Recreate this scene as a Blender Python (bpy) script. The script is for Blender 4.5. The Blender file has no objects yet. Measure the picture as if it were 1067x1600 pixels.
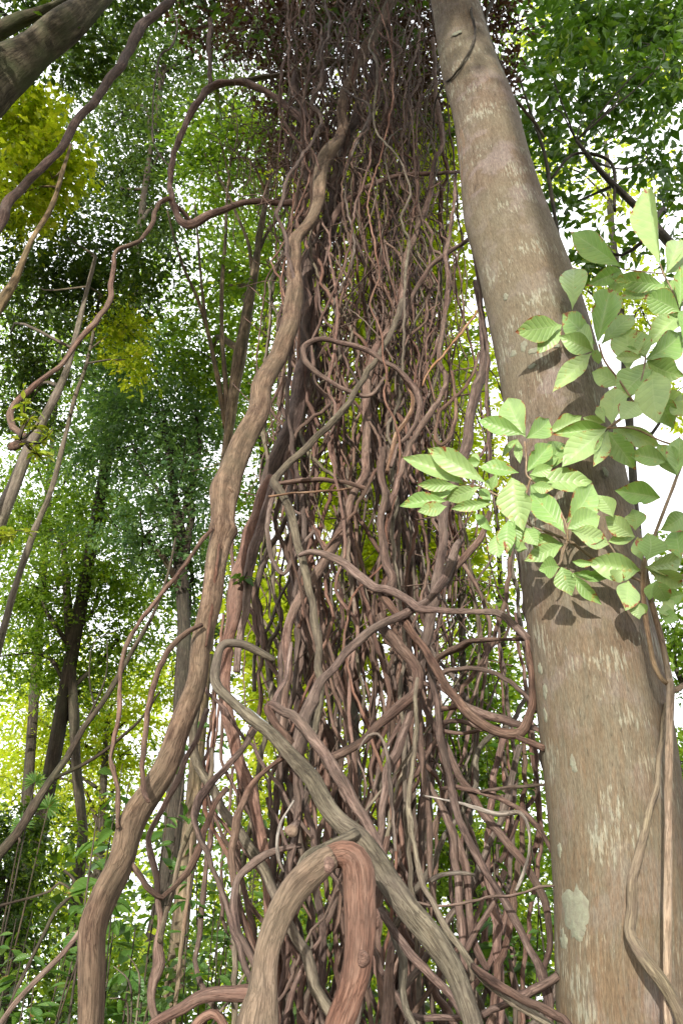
import bpy, math, random
import numpy as np
from mathutils import Vector, Matrix

R = math.radians
scene = bpy.context.scene
COL = scene.collection
rng = np.random.default_rng(7)
random.seed(7)

# ------------------------------------------------------------------ camera
PITCH = R(33.0)
CAM = np.array([0.0, 0.0, 1.5])
FPX = 1293.0                       # focal length in photograph pixels
W0, H0 = 1067.0, 1600.0
cd = bpy.data.cameras.new('camera')
cam = bpy.data.objects.new('camera', cd)
COL.objects.link(cam)
cam.location = CAM
cam.rotation_euler = (math.pi / 2 + PITCH, 0, 0)
cd.sensor_fit = 'VERTICAL'
cd.sensor_height = 36.0
cd.lens = 36.0 * FPX / H0
cd.clip_start = 0.05
cd.clip_end = 600
scene.camera = cam

# ------------------------------------------------------------------ sky, sun, exposure
CLOUD = 5.6
SUN_EL, SUN_AZ = R(8.5), R(12.0)  # low sun standing in for the camera's flash, behind the viewpoint, a little left
world = bpy.data.worlds.new('World')
scene.world = world
world.use_nodes = True
wn = world.node_tree.nodes
bg = wn['Background']
sky = wn.new('ShaderNodeTexSky')
sky.sky_type = 'NISHITA'
sky.sun_disc = False
sky.sun_elevation = SUN_EL
sky.sun_rotation = math.pi + SUN_AZ
sky.air_density = 1.0
sky.dust_density = 3.0
sky.ozone_density = 1.0
# a bright, thin, broken cloud veil over the whole sky
wt = wn.new('ShaderNodeTexCoord')
wnoise = wn.new('ShaderNodeTexNoise'); wnoise.inputs['Scale'].default_value = 2.2; wnoise.inputs['Detail'].default_value = 7
world.node_tree.links.new(wt.outputs['Generated'], wnoise.inputs['Vector'])
wr = wn.new('ShaderNodeValToRGB')
wr.color_ramp.elements[0].position = 0.30; wr.color_ramp.elements[0].color = (0.70, 0.70, 0.70, 1)
wr.color_ramp.elements[1].position = 0.60; wr.color_ramp.elements[1].color = (1, 1, 1, 1)
world.node_tree.links.new(wnoise.outputs[0], wr.inputs[0])
wm = wn.new('ShaderNodeMix'); wm.data_type = 'RGBA'
wm.inputs[7].default_value = (CLOUD * 0.98, CLOUD, CLOUD * 1.03, 1)
world.node_tree.links.new(wr.outputs[0], wm.inputs[0])
world.node_tree.links.new(sky.outputs[0], wm.inputs[6])
world.node_tree.links.new(wm.outputs[2], bg.inputs[0])
bg.inputs[1].default_value = 0.15
sl = bpy.data.lights.new('sun', 'SUN')
sl.energy = 2.3
sl.angle = R(0.5)
sl.color = (1.0, 0.95, 0.88)
sun = bpy.data.objects.new('sun', sl)
COL.objects.link(sun)
sdir = Vector((math.sin(SUN_AZ) * math.cos(SUN_EL), math.cos(SUN_AZ) * math.cos(SUN_EL), -math.sin(SUN_EL)))
sun.rotation_euler = sdir.to_track_quat('-Z', 'Y').to_euler()
sun.location = (-6, -30, 12)
vs = scene.view_settings
vs.view_transform = 'Standard'
vs.look = 'None'
vs.exposure = 1.62
vs.gamma = 1.0
scene.cycles.max_bounces = 6
scene.cycles.diffuse_bounces = 3
scene.cycles.glossy_bounces = 2
scene.cycles.transmission_bounces = 3
scene.cycles.sample_clamp_indirect = 6.0

# ------------------------------------------------------------------ pixel -> place
CP, SP = math.cos(PITCH), math.sin(PITCH)

def ray(px, py):
    a = (px - W0 / 2) / FPX
    b = (H0 / 2 - py) / FPX
    return np.array([a, CP - b * SP, SP + b * CP])      # x right, y ahead, z up; camera depth 1

def P(px, py, Y):
    d = ray(px, py)
    return CAM + d * (Y / d[1])

def depth_of(p):
    q = np.asarray(p) - CAM
    return q[1] * CP + q[2] * SP

# ------------------------------------------------------------------ materials
MATS = {}

def new_mat(name):
    m = bpy.data.materials.new(name)
    m.use_nodes = True
    nt = m.node_tree
    b = nt.nodes['Principled BSDF']
    return m, nt, b

def ramp(nt, stops, interp='LINEAR'):
    r = nt.nodes.new('ShaderNodeValToRGB')
    r.color_ramp.interpolation = interp
    e = r.color_ramp.elements
    while len(e) < len(stops):
        e.new(0.5)
    for k, (p, c) in enumerate(stops):
        e[k].position = p
        e[k].color = (*c, 1) if len(c) == 3 else c
    return r

def noise(nt, vec, scale, detail=4, rough=0.55, dist=0.0):
    n = nt.nodes.new('ShaderNodeTexNoise')
    n.inputs['Scale'].default_value = scale
    n.inputs['Detail'].default_value = detail
    n.inputs['Roughness'].default_value = rough
    n.inputs['Distortion'].default_value = dist
    if vec is not None:
        nt.links.new(vec, n.inputs['Vector'])
    return n

def mixc(nt, fac, a, b, mode='MIX'):
    m = nt.nodes.new('ShaderNodeMix')
    m.data_type = 'RGBA'
    m.blend_type = mode
    for sock, v in ((m.inputs[0], fac), (m.inputs[6], a), (m.inputs[7], b)):
        if isinstance(v, (int, float)):
            sock.default_value = v
        elif isinstance(v, tuple):
            sock.default_value = (*v, 1)
        else:
            nt.links.new(v, sock)
    return m.outputs[2]

def mat_bark(name, dark, mid, light, tint=None, tint_amt=0.35, streak=34.0, bump=0.6):
    m, nt, b = new_mat(name)
    at = nt.nodes.new('ShaderNodeAttribute'); at.attribute_name = 'bk'
    oi = nt.nodes.new('ShaderNodeObjectInfo')
    sc = nt.nodes.new('ShaderNodeVectorMath'); sc.operation = 'SCALE'; sc.inputs[0].default_value = (17, 31, 23)
    nt.links.new(oi.outputs['Random'], sc.inputs['Scale'])
    ad = nt.nodes.new('ShaderNodeVectorMath'); ad.operation = 'ADD'
    nt.links.new(at.outputs['Vector'], ad.inputs[0]); nt.links.new(sc.outputs[0], ad.inputs[1])
    v = ad.outputs[0]
    n1 = noise(nt, v, streak, 6, 0.65, 0.3)
    n2 = noise(nt, v, streak * 3.2, 3, 0.6)
    r1 = ramp(nt, [(0.34, dark), (0.49, mid), (0.64, light)])
    nt.links.new(n1.outputs[0], r1.inputs[0])
    r2 = ramp(nt, [(0.3, (0.7, 0.68, 0.66)), (0.7, (1.12, 1.1, 1.08))])
    nt.links.new(n2.outputs[0], r2.inputs[0])
    c = mixc(nt, 1.0, r1.outputs[0], r2.outputs[0], 'MULTIPLY')
    geo = nt.nodes.new('ShaderNodeNewGeometry')
    n4 = noise(nt, v, streak * 2.1, 3, 0.55, 0.5)
    r4 = ramp(nt, [(0.44, (1, 1, 1)), (0.495, (0.42, 0.38, 0.36)), (0.505, (0.42, 0.38, 0.36)), (0.56, (1, 1, 1))])
    nt.links.new(n4.outputs[0], r4.inputs[0])
    c = mixc(nt, 0.75, c, mixc(nt, 1.0, c, r4.outputs[0], 'MULTIPLY'))
    n5 = noise(nt, geo.outputs['Position'], 13, 6, 0.7)
    r5 = ramp(nt, [(0.3, (0.66, 0.66, 0.66)), (0.5, (1, 1, 1)), (0.72, (1.3, 1.28, 1.24))])
    nt.links.new(n5.outputs[0], r5.inputs[0])
    c = mixc(nt, 1.0, c, r5.outputs[0], 'MULTIPLY')
    n3 = noise(nt, geo.outputs['Position'], 2.6, 5, 0.6)
    if tint:
        r3 = ramp(nt, [(0.42, (0, 0, 0)), (0.62, (1, 1, 1))])
        nt.links.new(n3.outputs[0], r3.inputs[0])
        mm = nt.nodes.new('ShaderNodeMath'); mm.operation = 'MULTIPLY'; mm.inputs[1].default_value = tint_amt
        nt.links.new(r3.outputs[0], mm.inputs[0])
        c = mixc(nt, mm.outputs[0], c, tint)
    # per-object brightness
    mr = nt.nodes.new('ShaderNodeMapRange'); mr.inputs[3].default_value = 0.72; mr.inputs[4].default_value = 1.14
    nt.links.new(oi.outputs['Random'], mr.inputs[0])
    hsv = nt.nodes.new('ShaderNodeHueSaturation')
    nt.links.new(mr.outputs[0], hsv.inputs['Value']); nt.links.new(c, hsv.inputs['Color'])
    wn2 = nt.nodes.new('ShaderNodeTexWhiteNoise'); wn2.noise_dimensions = '1D'
    nt.links.new(oi.outputs['Random'], wn2.inputs['W'])
    mr2 = nt.nodes.new('ShaderNodeMapRange'); mr2.inputs[3].default_value = 0.85; mr2.inputs[4].default_value = 1.15
    nt.links.new(wn2.outputs['Value'], mr2.inputs[0]); nt.links.new(mr2.outputs[0], hsv.inputs['Saturation'])
    nt.links.new(hsv.outputs[0], b.inputs['Base Color'])
    b.inputs['Roughness'].default_value = 0.82
    b.inputs['Specular IOR Level'].default_value = 0.25
    bp = nt.nodes.new('ShaderNodeBump'); bp.inputs['Strength'].default_value = bump; bp.inputs['Distance'].default_value = 0.011
    mx = nt.nodes.new('ShaderNodeMath'); mx.operation = 'MULTIPLY_ADD'; mx.inputs[1].default_value = 0.4
    nt.links.new(n2.outputs[0], mx.inputs[0]); nt.links.new(n1.outputs[0], mx.inputs[2])
    mx2 = nt.nodes.new('ShaderNodeMath'); mx2.operation = 'MULTIPLY_ADD'; mx2.inputs[1].default_value = 0.5
    nt.links.new(r4.outputs[0], mx2.inputs[0]); nt.links.new(mx.outputs[0], mx2.inputs[2])
    nt.links.new(mx2.outputs[0], bp.inputs['Height'])
    nt.links.new(bp.outputs[0], b.inputs['Normal'])
    MATS[name] = m

mat_bark('bark_brown', (0.056, 0.034, 0.027), (0.130, 0.083, 0.066), (0.205, 0.145, 0.118), (0.125, 0.102, 0.072), 0.3)
mat_bark('bark_tan', (0.088, 0.057, 0.040), (0.182, 0.127, 0.091), (0.273, 0.202, 0.148), (0.153, 0.130, 0.086), 0.4)
mat_bark('bark_red', (0.081, 0.042, 0.030), (0.163, 0.092, 0.069), (0.231, 0.151, 0.118), (0.182, 0.127, 0.099), 0.35)
mat_bark('bark_olive', (0.068, 0.057, 0.036), (0.146, 0.127, 0.086), (0.218, 0.192, 0.135), (0.182, 0.140, 0.112), 0.45)
mat_bark('bark_grey', (0.062, 0.045, 0.036), (0.140, 0.108, 0.088), (0.21, 0.168, 0.14), (0.118, 0.105, 0.075), 0.3)
mat_bark('bark_dark', (0.025, 0.019, 0.013), (0.058, 0.044, 0.031), (0.10, 0.08, 0.058), (0.06, 0.065, 0.035), 0.4)
mat_bark('bark_sunlit', (0.07, 0.048, 0.028), (0.17, 0.12, 0.068), (0.40, 0.30, 0.18), (0.06, 0.055, 0.03), 0.6, streak=14)  # golden patches of sunlight put into the bark colour
mat_bark('bark_stem', (0.199, 0.129, 0.084), (0.301, 0.218, 0.148), (0.398, 0.315, 0.232), (0.217, 0.185, 0.108), 0.4)
mat_bark('bark_moss', (0.035, 0.028, 0.018), (0.082, 0.068, 0.046), (0.150, 0.130, 0.092), (0.055, 0.062, 0.028), 0.8, streak=16)
mat_bark('wood_pale', (0.10, 0.080, 0.062), (0.21, 0.185, 0.155), (0.38, 0.355, 0.32))
mat_bark('wood_orange', (0.154, 0.081, 0.046), (0.283, 0.168, 0.101), (0.372, 0.264, 0.181))
mat_bark('twig_dark', (0.033, 0.020, 0.015), (0.071, 0.046, 0.035), (0.124, 0.086, 0.065))

def mat_trunk():
    m, nt, b = new_mat('bark_trunk')
    at = nt.nodes.new('ShaderNodeAttribute'); at.attribute_name = 'bk'
    v = at.outputs['Vector']
    geo = nt.nodes.new('ShaderNodeNewGeometry')
    n1 = noise(nt, v, 42, 9, 0.75, 0.3)
    r1 = ramp(nt, [(0.34, (0.062, 0.048, 0.034)), (0.45, (0.098, 0.079, 0.056)), (0.55, (0.122, 0.101, 0.073)), (0.68, (0.160, 0.140, 0.107))])
    nt.links.new(n1.outputs[0], r1.inputs[0])
    c = r1.outputs[0]
    # reddish worn bark
    n2 = noise(nt, geo.outputs['Position'], 3.3, 6, 0.62, 0.6)
    r2 = ramp(nt, [(0.42, (0, 0, 0)), (0.58, (0.7,) * 3)])
    nt.links.new(n2.outputs[0], r2.inputs[0])
    c = mixc(nt, r2.outputs[0], c, mixc(nt, 1.0, c, (1.05, 0.92, 0.85), 'MULTIPLY'))
    # orange flaking
    n6 = noise(nt, v, 11, 9, 0.72, 0.8)
    r6 = ramp(nt, [(0.59, (0, 0, 0)), (0.66, (0.4,) * 3)])
    nt.links.new(n6.outputs[0], r6.inputs[0])
    c = mixc(nt, r6.outputs[0], c, (0.223, 0.130, 0.071))
    # mauve crust
    n3 = noise(nt, geo.outputs['Position'], 5.5, 5, 0.6)
    r3 = ramp(nt, [(0.52, (0, 0, 0)), (0.60, (0.5,) * 3)])
    nt.links.new(n3.outputs[0], r3.inputs[0])
    c = mixc(nt, r3.outputs[0], c, (0.180, 0.146, 0.136))
    # grey green film
    n4 = noise(nt, geo.outputs['Position'], 1.3, 4, 0.55)
    r4 = ramp(nt, [(0.40, (0, 0, 0)), (0.56, (0.55,) * 3)])
    nt.links.new(n4.outputs[0], r4.inputs[0])
    c = mixc(nt, r4.outputs[0], c, (0.133, 0.118, 0.077))
    # pale vertical lichen flecks
    n5 = noise(nt, v, 85, 5, 0.65, 0.2)
    n5b = noise(nt, geo.outputs['Position'], 4.0, 3, 0.5)
    mu = nt.nodes.new('ShaderNodeMath'); mu.operation = 'MULTIPLY'
    nt.links.new(n5.outputs[0], mu.inputs[0]); nt.links.new(n5b.outputs[0], mu.inputs[1])
    r5 = ramp(nt, [(0.310, (0, 0, 0)), (0.355, (0.6,) * 3)])
    nt.links.new(mu.outputs[0], r5.inputs[0])
    c = mixc(nt, r5.outputs[0], c, (0.260, 0.267, 0.205))
    # dark pits
    n7 = noise(nt, v, 130, 4, 0.65)
    r7 = ramp(nt, [(0.30, (0.55,) * 3), (0.40, (1, 1, 1)), (0.62, (1.10,) * 3)])
    nt.links.new(n7.outputs[0], r7.inputs[0])
    c = mixc(nt, 1.0, c, r7.outputs[0], 'MULTIPLY')
    sx = nt.nodes.new('ShaderNodeSeparateXYZ'); nt.links.new(geo.outputs['Position'], sx.inputs[0])
    n8 = noise(nt, v, 30, 8, 0.75, 0.6)
    hz = nt.nodes.new('ShaderNodeMapRange'); hz.inputs[1].default_value = 1.6; hz.inputs[2].default_value = 4.2; hz.inputs[3].default_value = 1.0; hz.inputs[4].default_value = 0.15
    nt.links.new(sx.outputs[2], hz.inputs[0])
    r8 = ramp(nt, [(0.44, (0, 0, 0)), (0.56, (0.85,) * 3)]); nt.links.new(n8.outputs[0], r8.inputs[0])
    m8 = nt.nodes.new('ShaderNodeMath'); m8.operation = 'MULTIPLY'
    nt.links.new(hz.outputs[0], m8.inputs[0]); nt.links.new(r8.outputs[0], m8.inputs[1])
    c = mixc(nt, m8.outputs[0], c, mixc(nt, 1.0, c, (0.97, 0.80, 0.70), 'MULTIPLY'))
    n9 = noise(nt, v, 240, 3, 0.7)
    r9 = ramp(nt, [(0.35, (0.72,) * 3), (0.65, (1.2,) * 3)]); nt.links.new(n9.outputs[0], r9.inputs[0])
    c = mixc(nt, 1.0, c, r9.outputs[0], 'MULTIPLY')
    nt.links.new(c, b.inputs['Base Color'])
    b.inputs['Roughness'].default_value = 0.85
    b.inputs['Specular IOR Level'].default_value = 0.2
    bp = nt.nodes.new('ShaderNodeBump'); bp.inputs['Strength'].default_value = 0.55; bp.inputs['Distance'].default_value = 0.008
    s = nt.nodes.new('ShaderNodeMath'); s.operation = 'MULTIPLY_ADD'; s.inputs[1].default_value = 0.5
    nt.links.new(n7.outputs[0], s.inputs[0]); nt.links.new(n1.outputs[0], s.inputs[2])
    nt.links.new(s.outputs[0], bp.inputs['Height']); nt.links.new(bp.outputs[0], b.inputs['Normal'])
    MATS['bark_trunk'] = m
mat_trunk()

def mat_plain(name, a, b_, scale, rough=0.85):
    m, nt, b = new_mat(name)
    geo = nt.nodes.new('ShaderNodeNewGeometry')
    n = noise(nt, geo.outputs['Position'], scale, 6, 0.65)
    r = ramp(nt, [(0.3, a), (0.7, b_)])
    nt.links.new(n.outputs[0], r.inputs[0]); nt.links.new(r.outputs[0], b.inputs['Base Color'])
    bp = nt.nodes.new('ShaderNodeBump'); bp.inputs['Strength'].default_value = 0.5; bp.inputs['Distance'].default_value = 0.01
    nt.links.new(n.outputs[0], bp.inputs['Height']); nt.links.new(bp.outputs[0], b.inputs['Normal'])
    b.inputs['Roughness'].default_value = rough
    MATS[name] = m
mat_plain('lichen', (0.135, 0.125, 0.090), (0.19, 0.205, 0.140), 45)
mat_plain('lichen_blue', (0.15, 0.17, 0.165), (0.36, 0.39, 0.39), 90)
mat_plain('soil', (0.035, 0.022, 0.014), (0.10, 0.062, 0.036), 6)
mat_plain('cut_wood', (0.09, 0.055, 0.036), (0.20, 0.145, 0.10), 70)

def mat_foliage(name, stops, trans=0.42, rough=0.42, tcol=(1.25, 1.25, 0.45)):
    m, nt, b = new_mat(name)
    at = nt.nodes.new('ShaderNodeAttribute'); at.attribute_name = 'lv'
    r = ramp(nt, stops)
    nt.links.new(at.outputs['Fac'], r.inputs[0])
    c = r.outputs[0]
    nt.links.new(c, b.inputs['Base Color'])
    b.inputs['Roughness'].default_value = rough
    b.inputs['Specular IOR Level'].default_value = 0.45
    tr = nt.nodes.new('ShaderNodeBsdfTranslucent')
    tc = mixc(nt, 1.0, c, tcol, 'MULTIPLY')
    nt.links.new(tc, tr.inputs['Color'])
    mx = nt.nodes.new('ShaderNodeMixShader'); mx.inputs[0].default_value = trans
    nt.links.new(b.outputs[0], mx.inputs[1]); nt.links.new(tr.outputs[0], mx.inputs[2])
    nt.links.new(mx.outputs[0], nt.nodes['Material Output'].inputs[0])
    MATS[name] = m
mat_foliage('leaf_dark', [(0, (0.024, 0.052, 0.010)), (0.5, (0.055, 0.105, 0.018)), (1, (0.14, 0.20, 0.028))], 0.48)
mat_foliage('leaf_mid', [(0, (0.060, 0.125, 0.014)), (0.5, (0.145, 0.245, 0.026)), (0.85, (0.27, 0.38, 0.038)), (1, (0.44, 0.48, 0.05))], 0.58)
mat_foliage('leaf_blue', [(0, (0.045, 0.105, 0.045)), (0.5, (0.105, 0.200, 0.080)), (1, (0.22, 0.33, 0.11))], 0.5)
mat_foliage('leaf_sunlit', [(0, (0.18, 0.28, 0.014)), (0.45, (0.37, 0.46, 0.026)), (0.85, (0.52, 0.55, 0.045)), (1, (0.64, 0.57, 0.12))], 0.62)  # sunlight on and through the leaves, put into a yellow-green colour
mat_foliage('leaf_deep', [(0, (0.026, 0.064, 0.010)), (0.5, (0.058, 0.125, 0.018)), (0.88, (0.115, 0.20, 0.025)), (1, (0.30, 0.34, 0.03))], 0.5)
mat_foliage('leaf_dead', [(0, (0.035, 0.018, 0.012)), (0.6, (0.085, 0.043, 0.028)), (0.9, (0.15, 0.08, 0.04)), (1, (0.08, 0.12, 0.02))], 0.25, 0.7, (1, 0.8, 0.5))

def mat_bigleaf(name, base_a, base_b, vein, brown=0.5, trans=0.25):
    m, nt, b = new_mat(name)
    uv = nt.nodes.new('ShaderNodeUVMap')
    sp = nt.nodes.new('ShaderNodeSeparateXYZ'); nt.links.new(uv.outputs[0], sp.inputs[0])
    def M(op, a, c=None):
        n = nt.nodes.new('ShaderNodeMath'); n.operation = op
        for i, q in enumerate((a, c)):
            if q is None: continue
            if isinstance(q, (int, float)): n.inputs[i].default_value = q
            else: nt.links.new(q, n.inputs[i])
        return n.outputs[0]
    u = M('ABSOLUTE', M('SUBTRACT', M('MULTIPLY', sp.outputs[0], 2.0), 1.0))   # 0 at the midrib, 1 at the edge
    v = sp.outputs[1]
    lat = M('FRACT', M('SUBTRACT', M('MULTIPLY', v, 9.0), M('MULTIPLY', u, 1.7)))
    tri = M('ABSOLUTE', M('SUBTRACT', lat, 0.5))           # 0.5 on a vein, 0 between
    mid = M('LESS_THAN', u, 0.045)
    lv = M('MAXIMUM', M('MULTIPLY', M('GREATER_THAN', tri, 0.455), M('LESS_THAN', u, 0.93)), mid)
    oi = nt.nodes.new('ShaderNodeObjectInfo')
    geo = nt.nodes.new('ShaderNodeNewGeometry')
    n1 = noise(nt, geo.outputs['Position'], 14, 5, 0.6)
    base = mixc(nt, oi.outputs['Random'], base_a, base_b)
    r1 = ramp(nt, [(0.3, (0.80, 0.82, 0.8)), (0.7, (1.12, 1.1, 1.05))]); nt.links.new(n1.outputs[0], r1.inputs[0])
    c = mixc(nt, 1.0, base, r1.outputs[0], 'MULTIPLY')
    c = mixc(nt, M('MULTIPLY', lv, 0.35), c, vein)
    # brown, dead margin and holes scattered by position
    n2 = noise(nt, geo.outputs['Position'], 23, 4, 0.6)
    e = M('ADD', M('MULTIPLY', n2.outputs[0], 1.0), M('MULTIPLY', M('POWER', M('MAXIMUM', u, v), 5.0), 0.17))
    r2 = ramp(nt, [(0.70 + (0.5 - brown) * 0.1, (0, 0, 0)), (0.74 + (0.5 - brown) * 0.1, (1, 1, 1))]); nt.links.new(e, r2.inputs[0])
    c = mixc(nt, r2.outputs[0], c, (0.24, 0.085, 0.035))
    r3 = ramp(nt, [(0.665 + (0.5 - brown) * 0.1, (0, 0, 0)), (0.70 + (0.5 - brown) * 0.1, (0.6,) * 3)]); nt.links.new(e, r3.inputs[0])
    c = mixc(nt, M('MULTIPLY', r3.outputs[0], M('SUBTRACT', 1.0, r2.outputs[0])), c, (0.38, 0.36, 0.09))
    nt.links.new(c, b.inputs['Base Color'])
    b.inputs['Roughness'].default_value = 0.42
    b.inputs['Specular IOR Level'].default_value = 0.5
    bp = nt.nodes.new('ShaderNodeBump'); bp.inputs['Strength'].default_value = 0.32; bp.inputs['Distance'].default_value = 0.005
    h = M('SUBTRACT', M('SUBTRACT', 0.5, M('POWER', M('MULTIPLY', tri, 2.0), 3.0)), mid)
    nt.links.new(h, bp.inputs['Height']); nt.links.new(bp.outputs[0], b.inputs['Normal'])
    tr = nt.nodes.new('ShaderNodeBsdfTranslucent')
    tc = mixc(nt, 1.0, c, (1.2, 1.2, 0.5), 'MULTIPLY'); nt.links.new(tc, tr.inputs['Color'])
    mx = nt.nodes.new('ShaderNodeMixShader'); mx.inputs[0].default_value = trans
    nt.links.new(b.outputs[0], mx.inputs[1]); nt.links.new(tr.outputs[0], mx.inputs[2])
    nt.links.new(mx.outputs[0], nt.nodes['Material Output'].inputs[0])
    MATS[name] = m
mat_bigleaf('leaf_sapling', (0.205, 0.355, 0.105), (0.33, 0.455, 0.195), (0.38, 0.48, 0.25), 0.6)
mat_bigleaf('leaf_shrub', (0.05, 0.13, 0.02), (0.10, 0.20, 0.03), (0.12, 0.22, 0.06), 0.2, 0.4)
mat_bigleaf('leaf_yellow', (0.30, 0.40, 0.03), (0.42, 0.46, 0.06), (0.45, 0.5, 0.15), 0.2, 0.4)

# ------------------------------------------------------------------ mesh helpers
def mesh_from(name, V, F4=None, F3=None, mat=None, attrs=None, smooth=True, uv=None):
    me = bpy.data.meshes.new(name)
    V = np.asarray(V, dtype=np.float32)
    n4 = 0 if F4 is None else len(F4)
    n3 = 0 if F3 is None else len(F3)
    me.vertices.add(len(V)); me.vertices.foreach_set('co', V.ravel())
    loops = []
    if n4: loops.append(np.asarray(F4, dtype=np.int32).ravel())
    if n3: loops.append(np.asarray(F3, dtype=np.int32).ravel())
    L = np.concatenate(loops)
    me.loops.add(len(L)); me.loops.foreach_set('vertex_index', L)
    starts = np.concatenate([np.arange(n4) * 4, n4 * 4 + np.arange(n3) * 3]).astype(np.int32)
    me.polygons.add(n4 + n3); me.polygons.foreach_set('loop_start', starts)
    me.polygons.foreach_set('use_smooth', np.full(n4 + n3, smooth))
    if attrs:
        for an, (typ, dom, data) in attrs.items():
            a = me.attributes.new(an, typ, dom)
            a.data.foreach_set('vector' if typ == 'FLOAT_VECTOR' else 'value', np.asarray(data, dtype=np.float32).ravel())
    if uv is not None:
        l = me.uv_layers.new(name='UVMap')
        l.data.foreach_set('uv', np.asarray(uv, dtype=np.float32)[L].ravel())
    if mat: me.materials.append(MATS[mat])
    me.update(); me.validate()
    return me

def place(name, me, origin, parent=None, stuff=False):
    """link a mesh whose vertices are relative to origin"""
    o = bpy.data.objects.new(name, me)
    COL.objects.link(o)
    origin = Vector(origin)
    if parent is not None:
        o.parent = parent
        o.location = origin - world_loc(parent)
    else:
        o.location = origin
    if stuff: o['kind'] = 'stuff'
    return o

def world_loc(o):
    l = Vector(o.location)
    while o.parent is not None:
        o = o.parent
        l += Vector(o.location)
    return l

def tag(o, label, cat, group=None, kind=None):
    o['label'] = label
    o['category'] = cat
    if group: o['group'] = group
    if kind: o['kind'] = kind
    return o

def thing(name, loc, label, cat, group=None):
    o = bpy.data.objects.new(name, None)
    o.empty_display_size = 0.2
    COL.objects.link(o)
    o.location = Vector(loc)
    return tag(o, label, cat, group)

def spline(pts, step):
    """Catmull-Rom through rows of pts (any number of columns, first three are the position)"""
    pts = np.asarray(pts, float)
    if len(pts) == 2:
        pts = np.vstack([pts[0], pts.mean(0), pts[1]])
    ext = np.vstack([2 * pts[0] - pts[1], pts, 2 * pts[-1] - pts[-2]])
    kn = np.concatenate([[0], np.cumsum(np.sqrt(np.linalg.norm(np.diff(ext[:, :3], axis=0), axis=1)) + 1e-6)])
    out = []
    for i in range(1, len(ext) - 2):                       # centripetal, so uneven spacing never folds back
        p0, p1, p2, p3 = ext[i - 1:i + 3]
        t0, t1, t2, t3 = kn[i - 1:i + 3]
        n = max(2, int(np.linalg.norm(p2[:3] - p1[:3]) / step))
        t = np.linspace(t1, t2, n, endpoint=False)[:, None]
        a1 = (t1 - t) / (t1 - t0) * p0 + (t - t0) / (t1 - t0) * p1
        a2 = (t2 - t) / (t2 - t1) * p1 + (t - t1) / (t2 - t1) * p2
        a3 = (t3 - t) / (t3 - t2) * p2 + (t - t2) / (t3 - t2) * p3
        b1 = (t2 - t) / (t2 - t0) * a1 + (t - t0) / (t2 - t0) * a2
        b2 = (t3 - t) / (t3 - t1) * a2 + (t - t1) / (t3 - t1) * a3
        out.append((t2 - t) / (t2 - t1) * b1 + (t - t1) / (t2 - t1) * b2)
    out.append(ext[-2:-1])
    return np.vstack(out)

def tube_arrays(path, rad, nseg=10, ridge=0.10, lump=0.06, seed=0, stretch=0.12):
    """skin around a path; returns vertices, quads, end triangles, bark coordinates"""
    g = np.random.default_rng(seed)
    n = len(path)
    T = np.gradient(path, axis=0)
    T /= np.linalg.norm(T, axis=1)[:, None] + 1e-9
    N = np.zeros_like(T)
    a = np.array([0, 1.0, 0]) if abs(T[0][1]) < 0.8 else np.array([1.0, 0, 0])
    cur = a - T[0] * a.dot(T[0]); cur /= np.linalg.norm(cur)
    for i in range(n):
        cur = cur - T[i] * cur.dot(T[i]); cur /= np.linalg.norm(cur) + 1e-9
        N[i] = cur
    B = np.cross(T, N)
    s = np.concatenate([[0], np.cumsum(np.linalg.norm(np.diff(path, axis=0), axis=1))])
    ang = np.linspace(0, 2 * math.pi, nseg, endpoint=False)
    rr = np.ones((n, nseg))
    rm = max(rad.mean(), 1e-4)
    for k in range(1, 6):
        ph = g.uniform(0, 6.28); om = g.uniform(-1, 1) * 0.35 / rm
        om2 = g.uniform(0.05, 0.25) / rm
        rr += ridge / (k ** 0.55) * 0.6 * np.cos(k * ang[None, :] + ph + om * s[:, None] * 0.25 + 0.8 * np.sin(om2 * s)[:, None])
    flat = g.uniform(0.4, 1.6) * ridge
    rr += flat * np.cos(2 * ang[None, :] + g.uniform(0, 6.28) + 1.6 * np.sin(s * g.uniform(0.15, 0.6) + g.uniform(0, 6.28))[:, None])
    for k in range(int(s[-1] * lump * 6)):                  # swollen nodes
        c0 = g.uniform(0, s[-1]); w0 = rm * g.uniform(0.8, 2.0)
        rr += (g.uniform(0.08, 0.32) * np.exp(-((s - c0) / w0) ** 2))[:, None] * (1 + 0.6 * np.cos(ang + g.uniform(0, 6.28)))[None, :]
    for k in range(4):
        om = g.uniform(0.08, 0.5) / rm
        rr += (lump * 0.5) * np.sin(om * s + g.uniform(0, 6.28))[:, None]
    rr = rr * rad[:, None]
    V = path[:, None, :] + rr[:, :, None] * (np.cos(ang)[None, :, None] * N[:, None, :] + np.sin(ang)[None, :, None] * B[:, None, :])
    bk = np.stack([np.cos(ang)[None, :] * rad[:, None], np.sin(ang)[None, :] * rad[:, None], np.repeat((s * stretch)[:, None], nseg, 1)], -1)
    i = np.arange(n - 1)[:, None] * nseg; j = np.arange(nseg)[None, :]; j2 = (j + 1) % nseg
    Q = np.stack([i + j, i + j2, i + nseg + j2, i + nseg + j], -1).reshape(-1, 4)
    V = np.vstack([V.reshape(-1, 3), path[:1], path[-1:]])
    bk = np.vstack([bk.reshape(-1, 3), bk[0, :1] * 0, bk[-1, :1] * [[0, 0, 1]]])
    c0, c1 = n * nseg, n * nseg + 1
    j = np.arange(nseg); j2 = (j + 1) % nseg
    T3 = np.vstack([np.stack([np.full(nseg, c0), j2, j], -1), np.stack([np.full(nseg, c1), (n - 1) * nseg + j, (n - 1) * nseg + j2], -1)])
    return V, Q, T3, bk

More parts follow.
